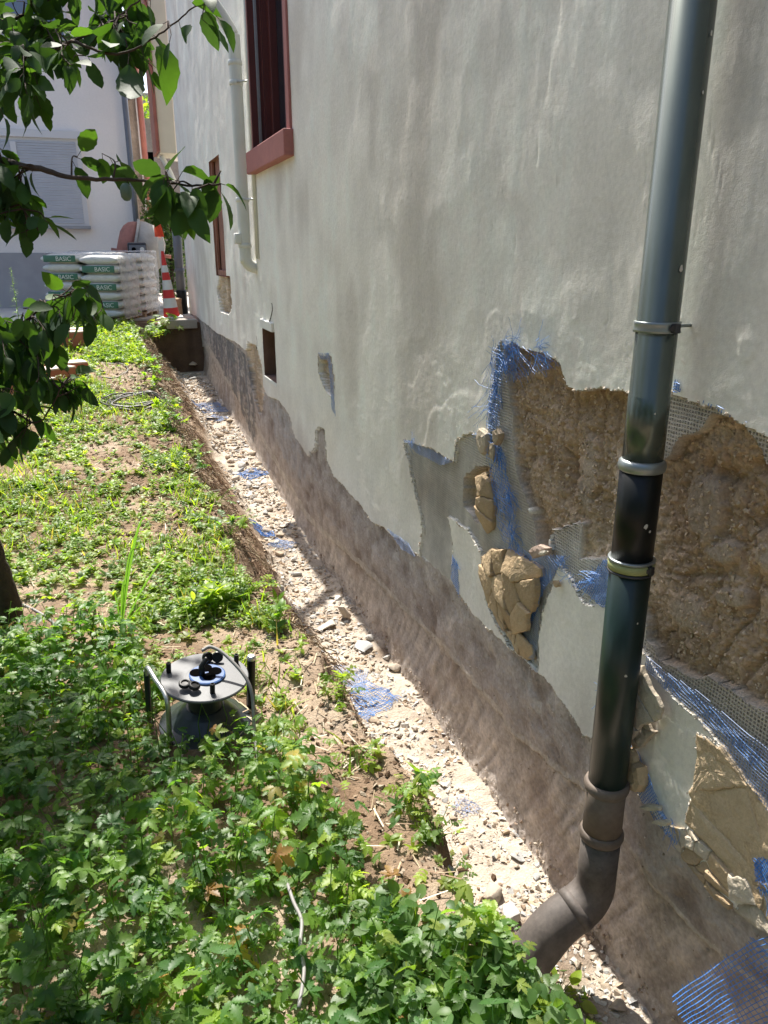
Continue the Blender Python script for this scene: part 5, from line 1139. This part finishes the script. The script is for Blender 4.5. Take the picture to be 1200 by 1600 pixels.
mb = MB(); Pw = np.stack([pcn[0] + .29 * np.cos(t[:120] * 1.01) + .05, pcn[1] - .05 + .2 * np.sin(t[:120] * 1.01 + .5), 0 * t[:120]], 1); Pw[:, 2] = ground_z(Pw[:, 0], Pw[:, 1]) + .06 + .01 * np.sin(t[:120]); V, F_ = tube(Pw, .0062, 7); mb.add(V, F_); tag(mb.build('cable_coil', M['palecable'], None, True), 'pale cable coiled on top of the black coil', 'cable')

# ------------------------------------------------------------------ far end: slab, pallets of bags, mixer, cone
M['concrete'] = material('concrete', (0.33, 0.30, 0.26), rough=0.9, var=(0.2, 4), bump=((40, .5, .006),))
M['yard'] = material('yard', (0.55, 0.51, 0.46), rough=0.9, var=(0.15, 1.5), var2=(.1, 20), bump=((30, .3, .01),))
mb = MB(); V, F_ = box((-1.2, 16.2, .628), (9, 7.0, .03)); mb.add(V, F_); tag(mb.build('yard_paving', M['yard'], None, False), kind='structure')
p0, p1 = ony(262, 492, 12.0), ony(304, 492, 12.0)
mb = MB(); V, F_ = box(((p0[0] + p1[0]) / 2, 12.14, .60), (p1[0] - p0[0] + .06, .30, .13), bev=.012); mb.add(V, F_); tag(mb.build('concrete_slab', M['concrete'], None, False), 'grey concrete slab bridging the dark end of the trench', 'slab')
mb = MB(); V, F_ = box(((p0[0] + p1[0]) / 2 + .02, 12.22, .45), (p1[0] - p0[0] + .02, .20, .16), bev=.012); mb.add(V, F_); tag(mb.build('concrete_block', M['concrete'], None, False), 'rough grey block under the concrete slab at the trench end', 'block')

M['bagwhite'] = material('bagwhite', (0.66, 0.66, 0.63), rough=0.45, var=(0.12, 9), bump=((14, .5, .02),)); M['baggreen'] = material('baggreen', (0.055, 0.17, 0.115), rough=0.45, var=(0.15, 12)); M['bagtext'] = material('bagtext', (0.72, 0.76, 0.72), rough=0.5)
M['film'] = material('film', (0.82, 0.83, 0.84), rough=0.22, spec=0.7, alpha=0.42, bump=((9, 1.0, .05), (30, .8, .02)))
M['wood'] = material('wood', (0.36, 0.25, 0.15), rough=0.85, var=(0.25, 8), stretch=(.3, 4, 4))
def bagmesh():
    bm = bmesh.new(); bmesh.ops.create_cube(bm, size=1); bmesh.ops.subdivide_edges(bm, edges=bm.edges, cuts=5, use_grid_fill=True)
    for v in bm.verts:
        x, y, z = v.co * 2
        f = (1 - abs(x) ** 9 * .45) * (1 - abs(y) ** 7 * .35)
        v.co.z *= f; s_ = 1 - .07 * abs(z) ** 3; v.co.x *= s_; v.co.y *= s_
    V = np.array([v.co[:] for v in bm.verts]) * np.array([.54, .40, .134]); V += .005 * np.stack([fbm(V[:, 0], V[:, 1], V[:, 2], s=12, o=2, seed=700 + k) for k in range(3)], 1)
    bm.verts.index_update(); F_ = [[v.index for v in f.verts] for f in bm.faces]; bm.free(); return V, F_
mb = MB(); mb.add(*bagmesh()); bag_me = mb.mesh('bag'); bag_me.materials.append(M['bagwhite']); bag_me.polygons.foreach_set('use_smooth', np.full(len(bag_me.polygons), True))
mb = MB(); V, F_ = box((0.0, -.198, 0), (.46, .018, .092), bev=.005); mb.add(V, F_); pan_me = mb.mesh('panel'); pan_me.materials.append(M['baggreen'])
cu = bpy.data.curves.new('t', 'FONT'); cu.body = 'BASIC'; cu.size = .085; cu.align_x = 'CENTER'; cu.extrude = .002; ob = bpy.data.objects.new('t', cu); COL.objects.link(ob)
bpy.context.view_layer.update(); txt_me = bpy.data.meshes.new_from_object(ob); bpy.data.objects.remove(ob); txt_me.materials.clear(); txt_me.materials.append(M['bagtext'])
PR = R(-20); pc0 = ony(190, 485, 12.15); ux = np.array([math.cos(PR), math.sin(PR), 0]); uy = np.array([-math.sin(PR), math.cos(PR), 0])
def pal_thing(origin, idx):
    t_ = thing('pallet', ['wooden pallet under the front stack of cement bags', 'wooden pallet under the rear stack of cement bags'][idx], 'pallet', tuple(origin + ux * -.6 + uy * .4), PR)
    for yy_ in (-.33, 0, .33):
        V, F_ = box((0, yy_, .05), (1.2, .09, .09)); m_ = MB(); m_.add(V, F_); m_.build('bearer', M['wood'], t_, False)
    for xx in np.linspace(-.55, .55, 7):
        V, F_ = box((xx, 0, .107), (.10, .8, .022)); m_ = MB(); m_.add(V, F_); m_.build('board', M['wood'], t_, False)
ROWN = ['lowest', 'second', 'third', 'middle', 'fifth', 'sixth', 'top']
for pi in (0, 1):
    org = np.array([pc0[0], pc0[1], .575 if pi == 0 else .60]) + uy * (pi * .86) + ux * (pi * .06); pal_thing(org, pi)
    for L in range(7):
        for cx_ in (0, 1):
            for cyy in (0, 1):
                c_ = org + ux * (-.27 - .53 * cx_ + rnd.uniform(-.012, .012)) + uy * (.2 + .4 * cyy + rnd.uniform(-.01, .01)) + np.array([0, 0, .118 + .064 + L * .124 + (.02 if cx_ else 0)])
                b = bpy.data.objects.new('cement_bag', bag_me); COL.objects.link(b); b.location = c_; b.rotation_euler = (0, 0, PR + rnd.uniform(-.02, .02))
                green = (L % 2) == (0 if cx_ == 1 else 1); front = (pi == 0 and cyy == 0)
                if front:
                    if green:
                        pn = bpy.data.objects.new('print_panel', pan_me); COL.objects.link(pn); pn.parent = b
                        tx = bpy.data.objects.new('lettering', txt_me); COL.objects.link(tx); tx.parent = pn; tx.rotation_euler = (PI / 2, 0, 0); tx.location = (.06, -.2085, -.030)
                    tag(b, '%s cement bag, %s layer, %s column of the front pallet' % ('green printed' if green else 'plain white', ROWN[L], 'right' if cx_ == 0 else 'left'), 'bag', 'cement bags on the pallets')
                elif cx_ == 0: tag(b, 'white cement bag under film on the right flank of the %s pallet, %s layer' % ('front' if pi == 0 else 'rear', ROWN[L]), 'bag', 'cement bags on the pallets')
                else: tag(b, 'white cement bag hidden inside the stack of the %s pallet' % ('front' if pi == 0 else 'rear'), 'bag', 'cement bags on the pallets')
    # crumpled stretch film over top and right flank
    us = np.linspace(-1.09, 0.03, 34); vs = np.linspace(0, .82, 22); prof = []
    for u in us: prof.append((u, 1.025))
    for h in np.linspace(1.0, .1, 30): prof.append((.035, h))
    prof = np.array(prof); Pf = []
    for (u, h) in prof:
        for v in vs: Pf.append(org + ux * u + uy * v + np.array([0, 0, h]))
    Pf = np.array(Pf); Pf += .022 * np.stack([fbm(Pf[:, 0] + 9 * k, Pf[:, 1], Pf[:, 2], s=7, o=4, seed=720 + k) for k in range(3)], 1)
    ii = np.arange(len(prof) * len(vs)).reshape(len(prof), len(vs)); FF = np.stack([ii[:-1, :-1], ii[1:, :-1], ii[1:, 1:], ii[:-1, 1:]], -1).reshape(-1, 4)
    mb = MB(); mb.add(Pf, FF); tag(mb.build('plastic_film', M['film'], None, True), ['crumpled clear film over the front stack of bags', 'crumpled clear film over the rear stack of bags'][pi], 'film')

# cement mixer
mx = ony(214, 390, 14.6); mixer = thing('cement_mixer', 'cement mixer with grey drum and faded orange mouth behind the bag pallets', 'cement mixer', (mx[0], mx[1], .64))
M['drum'] = material('drum', (0.36, 0.34, 0.31), rough=0.8, var=(0.2, 5), bump=((20, .4, .01),)); M['orange'] = material('orange', (0.33, 0.13, 0.095), rough=0.7, var=(0.35, 6))
def mp(V, F_, name, m, par=mixer, smooth=True): mb = MB(); mb.add(V, F_); return mb.build(name, M[m], par, smooth)
zc = mx[2] - .64
def drumpart(prof):
    V, F_ = lathe(prof, (0, 0, 0), 36); a = R(-74); c_, s_ = math.cos(a), math.sin(a); V2 = V.copy(); V2[:, 0] = V[:, 0] * c_ + V[:, 2] * s_; V2[:, 2] = -V[:, 0] * s_ + V[:, 2] * c_; return V2 + np.array([.08, 0, zc]), F_
mp(*drumpart([(.02, -.36), (.20, -.36), (.34, -.28), (.44, -.12), (.46, .02), (.45, .10), (.43, .13)]), 'drum', 'drum')
mp(*drumpart([(.43, .12), (.47, .12), (.47, .16), (.43, .16)]), 'ring_gear', 'drum', smooth=False)
mp(*drumpart([(.42, .16), (.41, .22), (.37, .30), (.30, .36), (.20, .395), (.05, .40)]), 'mouth', 'orange')
V, F_ = box((-.02, -.56, zc - .02), (.30, .20, .26), bev=.03); mbx = mp(V, F_, 'motor_box', 'darkmetal', smooth=False)
V, F_ = box((-.02, -.666, zc - .0), (.26, .012, .13), bev=.004); mp(V, F_, 'switch_panel', 'greypipe', mbx, False)
for k, m_ in ((-.08, 'hole'), (.05, 'whiteboard')):
    V, F_ = tube([(k, -.67, zc), (k, -.69, zc)], .035, 14); mp(V, F_, 'button', m_, mbx, False)
for sx in (-.35, .42):
    V, F_ = tube([(sx, -.45, 0.05), (sx, 0, zc - .1), (sx, .45, .05)], .025, 8); mp(V, F_, 'leg', 'orange', smooth=False)
V, F_ = tube([(-.42, 0, zc), (.56, 0, zc - .12)], .03, 8); mp(V, F_, 'yoke', 'orange')
for sy in (-.45, .45):
    V, F_ = lathe([(.05, -.03), (.15, -.03), (.17, 0), (.15, .03), (.05, .03)], (0, 0, 0), 20); V = V[:, [2, 0, 1]] + np.array([.46, sy, .16]); mp(V, F_, 'wheel', 'hole')

# traffic cone
M['conered'] = material('conered', (0.62, 0.035, 0.03), rough=0.45, var=(0.1, 10)); M['conewhite'] = material('conewhite', (0.72, 0.71, 0.68), rough=0.5, var=(0.1, 10)); M['flag'] = material('flag', (0.85, 0.085, 0.03), rough=0.55, var=(0.15, 12))
cb_ = ony(268, 486, 12.45); cone = thing('traffic_cone', 'tall red and white striped traffic cone at the trench end', 'traffic cone', (cb_[0], 12.45, .645)); cone.rotation_euler = (0, R(-3.5), 0)
V, F_ = box((0, 0, .02), (.32, .32, .04), bev=.01); mb = MB(); mb.add(V, F_); mb.build('base', M['conewhite'], cone, False)
hs = [.04, .17, .31, .43, .57, .68, .78, .98]; rr_ = lambda h: .125 - .105 * min(1, h / .95)
for i in range(7):
    mb = MB(); V, F_ = lathe([(rr_(hs[i]), hs[i]), (rr_(hs[i + 1]), hs[i + 1])], (0, 0, 0), 24); mb.add(V, F_); mb.build('red_band' if i % 2 == 0 else 'white_band', M['conered' if i % 2 == 0 else 'conewhite'], cone, False)
pb, pt = ony(261, 470, 12.62), ony(250, 370, 12.62); mb = MB(); V, F_ = box((0, 0, 0), (.075, .03, 1)); L_ = np.linalg.norm(pt - pb)
V = V * np.array([1, 1, L_]); d_ = (pt - pb) / L_; Vn = V[:, :1] * np.array([d_[2], 0, -d_[0]]) + V[:, 1:2] * np.array([0, 1, 0]) + V[:, 2:3] * d_ + (pb + pt) / 2; mb.add(Vn, F_)
tag(mb.build('white_plank', M['whiteboard'], None, False), 'narrow white plank standing upright behind the striped cone', 'plank')
mb = MB(); f0 = ony(250, 370, 12.6)
Vv = []; 
for i, h in enumerate(np.linspace(0, .29, 9)):
    for j in range(6): Vv.append(f0 + np.array([(-.07 + .10 * (1 - h)) * 0 + (j / 5 - .55) * (.135 - .22 * h) - .10 * h, .03 * math.sin(j * 1.9 + i * .7), h]))
ii = np.arange(54).reshape(9, 6); mb.add(np.array(Vv), np.stack([ii[:-1, :-1], ii[1:, :-1], ii[1:, 1:], ii[:-1, 1:]], -1).reshape(-1, 4)); tag(mb.build('warning_flag', M['flag'], None, True), 'bright red orange plastic flag on top of the white plank', 'flag')
wb = ony(269, 470, 13.0); mb = MB(); V, F_ = lathe([(.13, 0), (.15, .04), (.14, .2), (.15, .27), (.12, .28)], (wb[0], 13.0, .643), 18); mb.add(V, F_); tag(mb.build('wooden_tub', M['wood'], None, False), 'light brown wooden stump beside the striped cone', 'stump')

# clay brick stacks at the left
M['brick'] = material('brick', (0.42, 0.135, 0.08), rough=0.85, var=(0.2, 10), bump=((40, .4, .006),)); M['bricktop'] = material('bricktop', (0.66, 0.55, 0.46), rough=0.85, var=(0.15, 10))
def brick(x, y, z, rz, label, d=(.50, .24, .20)):
    o = thing('clay_block', label, 'clay block', (x, y, z), rz, 'red clay blocks piled in the garden')
    mb = MB(); V, F_ = box((0, 0, d[2] / 2), d, bev=.006); mb.add(V, F_); mb.build('body', M['brick'], o, False)
    mb = MB(); V, F_ = box((0, 0, d[2] + .006), (d[0] * .97, d[1] * .97, .016), bev=.003); mb.add(V, F_); mb.build('pale_top', M['bricktop'], o, False)  # pale layer over the top of the block
bz = z_garden(10.4)
NM = ['first', 'second', 'third', 'fourth', 'fifth']
for i, px in enumerate((112, 70, 28, -14, -56)):
    q_ = ony(px, 480, 10.4); brick(q_[0] - .14, 10.4, float(bz) + .0, R(4), 'red clay block, %s from the right in the front row of the pile' % NM[i])
    brick(q_[0] - .14, 10.75, float(bz) + .0, R(2), 'red clay block, %s from the right in the back row of the pile' % NM[i])
for i, (px, py, y_) in enumerate(((100, 545, 8.9), (80, 565, 8.6), (50, 590, 8.1))):
    q_ = ony(px, py, y_); brick(q_[0], y_, float(ground_z(q_[0], y_)), R(15 + 20 * i), ['red clay block lying alone behind the lower plum branch', 'red clay block half hidden by plum leaves, middle of three', 'red clay block deepest behind the plum leaves, nearest the viewer'][i], (.40, .24, .12))

# ------------------------------------------------------------------ neighbour house and the gap behind
M['facade'] = material('facade', (0.88, 0.82, 0.78), rough=0.9, var=(0.05, 1.2), var2=(.04, 30), bump=((60, .3, .004),)); M['plinth'] = material('plinth', (0.36, 0.35, 0.36), rough=0.9, var=(0.1, 3)); M['slats'] = material('slats', (0.50, 0.50, 0.53), rough=0.5, var=(0.06, 6)); M['wframe'] = material('wframe', (0.68, 0.66, 0.66), rough=0.5)
M['pane'] = material('pane', (0.10, 0.13, 0.20), rough=0.12, spec=0.8); M['brownwall'] = material('brownwall', (0.27, 0.225, 0.19), rough=0.95, var=(0.3, 2.5), var2=(.2, 14), bump=((10, .6, .03),)); M['stonewall'] = material('stonewall', (0.30, 0.275, 0.25), rough=0.95, var=(0.3, 3), bump=((8, .8, .05),)); M['beige'] = material('beige', (0.60, 0.55, 0.43), rough=0.7, var=(0.05, 5)); M['rustpipe'] = material('rustpipe', (0.30, 0.10, 0.07), rough=0.6, var=(.2, 8))
FY = 16.0
nh = thing('neighbour_house', 'pinkish white neighbour house with roller shutters and grey plinth behind the garden', 'house', (-5, FY, .62)); NO = np.array([-5, FY, .62])
def nb(c_, d_, name, m, par=nh, bev=0, org=None):
    V, F_ = box(c_, d_, bev=bev); mb = MB(); mb.add(V - (NO if org is None else org), F_); return mb.build(name, M[m], par, False)
xr = ony(210, 300, FY)[0]; zt_ = ony(212, 88, FY)[2]
xt2, zt2 = ony(150, -60, FY)[0], ony(150, -60, FY)[2]
mb = MB(); prof = [(xr, .6), (xr, zt_), (xt2 - .0, zt2), (-5.5, 10.5), (-11, 5.6), (-11, .6)]
Vf = [(x, FY, z) for x, z in prof] + [(x, FY + 8, z) for x, z in prof]; n_ = len(prof)
Ff = [list(range(n_))[::-1], [n_ + k for k in range(n_)]] + [[k, (k + 1) % n_, n_ + (k + 1) % n_, n_ + k] for k in range(n_)]
mb.add(np.array(Vf) - NO, Ff); mb.build('wall', M['facade'], nh, False)
nb(((-11 + xr) / 2, FY - .02, 1.10), (11 + xr - .02, .06, 1.0), 'plinth', 'plinth')
d1 = np.array([xt2 - xr, 0, zt2 - zt_]); Lr = np.linalg.norm(d1); ang_ = math.atan2(d1[2], d1[0])
V, F_ = box((0, 0, 0), (Lr + 1.2, 8.6, .12)); ca, sa = math.cos(ang_), math.sin(ang_); V = np.stack([V[:, 0] * ca - V[:, 2] * sa, V[:, 1], V[:, 0] * sa + V[:, 2] * ca], 1) + np.array([(xr + xt2) / 2 - .02, FY + 4.1, (zt_ + zt2) / 2 + .08]); mb = MB(); mb.add(V - NO, F_); mb.build('roof', M['greypipe'], nh, False)
def win_(x0, x1, z0, z1, split, dark=None, slat=True):
    w_ = nb(((x0 + x1) / 2, FY - .03, (z0 + z1) / 2), (x1 - x0 + .16, .07, z1 - z0 + .16), 'window', 'wframe')
    V_ = []; 
    if slat:
        mb = MB(); k = z0
        while k < z1:
            V, F_ = box(((x0 + x1) / 2, FY - .075, k + .02), (x1 - x0, .02, .036)); V[:, 1] += np.where(V[:, 2] > k + .02, .008, 0); mb.add(V - NO, F_); k += .042
        mb.build('roller_shutter', M['slats'], w_, False)
    else: nb(((x0 + x1) / 2, FY - .068, (z0 + z1) / 2), (x1 - x0, .02, z1 - z0), 'pane', 'pane', w_)
    if split is not None: nb((split, FY - .085, (z0 + z1) / 2), (.09, .05, z1 - z0), 'mullion', 'wframe', w_)
    if dark: nb(((x0 + split) / 2, FY - .09, (z0 + dark) / 2), (split - x0, .02, dark - z0), 'pane', 'pane', w_)
    nb(((x0 + x1) / 2, FY - .07, z1 + .14), (x1 - x0 + .24, .10, .12), 'lintel', 'wframe', w_); nb(((x0 + x1) / 2, FY - .09, z0 - .07), (x1 - x0 + .2, .16, .05), 'sill', 'plinth', w_)
a0, a1 = ony(-70, 347, FY), ony(118, 226, FY); sp0 = ony(31, 300, FY)[0]
win_(a0[0], a1[0], a0[2], a1[2], sp0, ony(10, 312, FY)[2])
a0, a1 = ony(-20, 52, FY), ony(84, -80, FY); win_(a0[0], a1[0], a0[2], a1[2], None, None, False)
# grey downpipe at the facade corner
dn = MB(); V, F_ = tube([(xr - .02, FY - .08, .62), (xr - .02, FY - .08, zt_ - .1)], .05, 12); dn.add(V, F_); tag(dn.build('downpipe', M['greypipe'], None, True), 'dark grey drainpipe on the right corner of the neighbour house', 'downpipe')
# brown rendered house in the gap
g0, g1 = ony(209, 300, 17.2), ony(232, 300, 17.2); zt3 = ony(215, 70, 17.2)[2]
V, F_ = box(((g0[0] - 1 + g1[0]) / 2, 20.2, (zt3 + .6) / 2), (g1[0] - g0[0] + 1, 6, zt3 - .6)); mb = MB(); mb.add(V, F_); tag(mb.build('shed', M['brownwall'], None, False), 'narrow brown rendered building between the two houses', 'building')
q_ = ony(228, 250, 17.1); mb = MB(); V, F_ = tube([(q_[0], 17.1, 1.5), (q_[0] - .02, 17.1, ony(222, 100, 17.1)[2])], .055, 12); mb.add(V, F_); tag(mb.build('downpipe', M['rustpipe'], None, True), 'rust red downpipe on the narrow brown building', 'downpipe')
q_ = ony(223, 250, 17.12); mb = MB(); V, F_ = box((q_[0] - .005, 17.14, 3.6), (.06, .06, 4.2)); mb.add(V, F_); tag(mb.build('white_post', M['wframe'], None, False), 'white strip left of the rust red downpipe', 'post')
# stone wall with ivy
s0 = ony(225, 185, 22.0); V, F_ = box((1.6, 22.2, (s0[2] + .6) / 2), (7.4, .5, s0[2] - .6)); mb = MB(); mb.add(V, F_); sw = thing('stone_wall', 'grey stone wall closing the gap between the houses', 'wall', (1.6, 22.2, .6)); mb2 = MB(); mb2.add(V - np.array([1.6, 22.2, .6]), F_); mb2.build('masonry', M['stonewall'], sw, False)
q_ = ony(236, 249, 21.9); V, F_ = box((q_[0], 21.94, q_[2]), (.14, .04, .34)); mb = MB(); mb.add(V - np.array([1.6, 22.2, .6]), F_); mb.build('opening', M['hole'], sw, False)
q_ = ony(240, 146, 26); V, F_ = box((q_[0], 27.5, (q_[2] + .6) / 2), (6, 3, q_[2] - .6)); mb = MB(); mb.add(V, F_); tag(mb.build('far_house', M['stonewall'], None, False), 'far grey house just above the ivy in the gap', 'house')
def foliage(cx, cyy, cz, sx, sy_, sz, n, ls, name, label, cat, cols, seed):
    mb = MB(); u = rng.normal(0, 1, (n, 3)); u /= np.linalg.norm(u, axis=1)[:, None]; rr = rng.random(n) ** .4; P = u * rr[:, None]
    nz = fbm(P[:, 0] + seed, P[:, 1], P[:, 2], s=1.8, o=3, seed=seed); P = P * (1 + .5 * nz)[:, None] * np.array([sx, sy_, sz]); k = nz > -.3; P = P[k]; m_ = len(P)
    P[:, 2] = np.maximum(P[:, 2], -sz * .98)
    q = rng.integers(0, 3, m_)
    for j in range(3):
        z_ = q == j; scatter(mb, OVAL[j] if ls < .1 else PL[j], P[z_], rotm(rng.random(z_.sum()) * 6.28, rng.normal(-.3, .6, z_.sum()), rng.normal(0, .6, z_.sum())), rng.uniform(.6, 1.2, z_.sum()) * ls, pick(int(z_.sum()), cols, .3))
    V, F_ = tube([(0, 0, -sz - .05), (sx * .1, 0, -sz * .3), (sx * .2, sy_ * .1, sz * .4)], [.05, .035, .012], 6)
    t_ = thing(name, label, cat, (cx, cyy, cz)); mb.build('crown', M['treeleaf'] if name != 'ivy' else M['leaf'], t_, True); m2 = MB(); m2.add(V, F_); m2.build('stem', M['bark'], t_, True)
q_ = ony(238, 172, 22); foliage(q_[0] + .6, 22.2, s0[2] + .15, 1.5, .5, .45, 1600, .10, 'ivy', 'sunlit yellow green ivy on top of the stone wall', 'ivy', LIME, 3)
q_ = ony(262, 440, 15.4); foliage(q_[0] + .05, 15.4, 1.65, .42, .35, 1.02, 2600, .07, 'shrub', 'dark climbing shrub between the cement mixer and the grey drainpipe', 'shrub', [(.05, .09, .03), (.035, .07, .025), (.08, .12, .05)], 5)
q_ = ony(245, 330, 15.9); foliage(q_[0] - .02, 15.9, 2.35, .28, .25, .9, 900, .06, 'shrub', 'thin upper shoots of the climber on the narrow brown building', 'shrub', [(.05, .09, .03), (.08, .12, .05), (.12, .10, .07)], 6)
# beige bay of the next house, hanging over the passage
b0, b1 = ony(250, 239, 14.6), ony(276, 239, 14.6); bay = thing('bay_cladding', 'beige clad bay hanging beyond the far corner of the house', 'bay', ((b0[0] + b1[0]) / 2, 15.0, b0[2])); BO = np.array([(b0[0] + b1[0]) / 2, 15.0, b0[2]])
nb(((b0[0] + b1[0]) / 2, 15.0, b0[2] + 2.2), (b1[0] - b0[0], .8, 4.4), 'cladding', 'beige', bay, .01, BO)
nb((b0[0] - .03, 14.98, b0[2] + 2.2), (.05, .84, 4.36), 'red_trim', 'rustpipe', bay, 0, BO)
nb((b1[0] + .7, 15.4, b0[2] + 2.2), (1.4, .8, 4.4), 'wall', 'facade', bay, 0, BO)
q_ = ony(258, 262, 14.9); mb = MB(); V, F_ = tube(spline([ony(252, 243, 14.9), ony(262, 262, 14.9), ony(272, 283, 14.9)], 5), .045, 10); mb.add(V, F_); tag(mb.build('drain_bend', M['whitepipe'], None, True), 'pale slanting drain bend under the beige bay', 'pipe')

# unseen trees added behind and left of the viewer (outside the frame, they close off the sky for the wall and the pipe)
def big_tree(x, y, h, r_, seed, label):
    t_ = thing('added_tree', label, 'tree', (x, y, 0)); n_ = 3600; cs = np.array([(rnd.gauss(0, r_ * .5), rnd.gauss(0, r_ * .5), h * rnd.uniform(.35, .95)) for _ in range(14)])
    P = cs[rng.integers(0, 14, n_)] + rng.normal(0, r_ * .27, (n_, 3)); P[:, 2] = np.maximum(P[:, 2], .5); mb = MB()
    scatter(mb, PL[1], P, rotm(rng.random(n_) * 6.28, rng.normal(-.3, .6, n_), rng.normal(0, .6, n_)), rng.uniform(.16, .28, n_), pick(n_, [(.05, .10, .03), (.07, .13, .035), (.035, .07, .025)], .3)); mb.build('crown', M['treeleaf'], t_, True)
    m2 = MB(); V, F_ = tube([(0, 0, -.1), (.05, .03, h * .4), (0, .1, h * .8)], [.14, .10, .04], 8); m2.add(V, F_)
    for c in cs:
        V, F_ = tube([(.04, .03, h * .3), tuple(c * np.array([.5, .5, .8])), tuple(c)], [.05, .03, .01], 5); m2.add(V, F_)
    m2.build('trunk', M['bark'], t_, True)
big_tree(-6.6, 1.2, 5.6, 1.9, 1, 'unseen tree added far left of the viewer to cover sky')
big_tree(-5.2, -2.6, 5.0, 1.8, 2, 'unseen tree added behind the viewer to the left to cover sky')
big_tree(-7.0, 5.6, 5.4, 1.8, 3, 'unseen tree added beyond the left frame edge to cover sky')
big_tree(-2.2, -4.6, 4.6, 1.7, 4, 'unseen tree added right behind the viewer to cover sky')
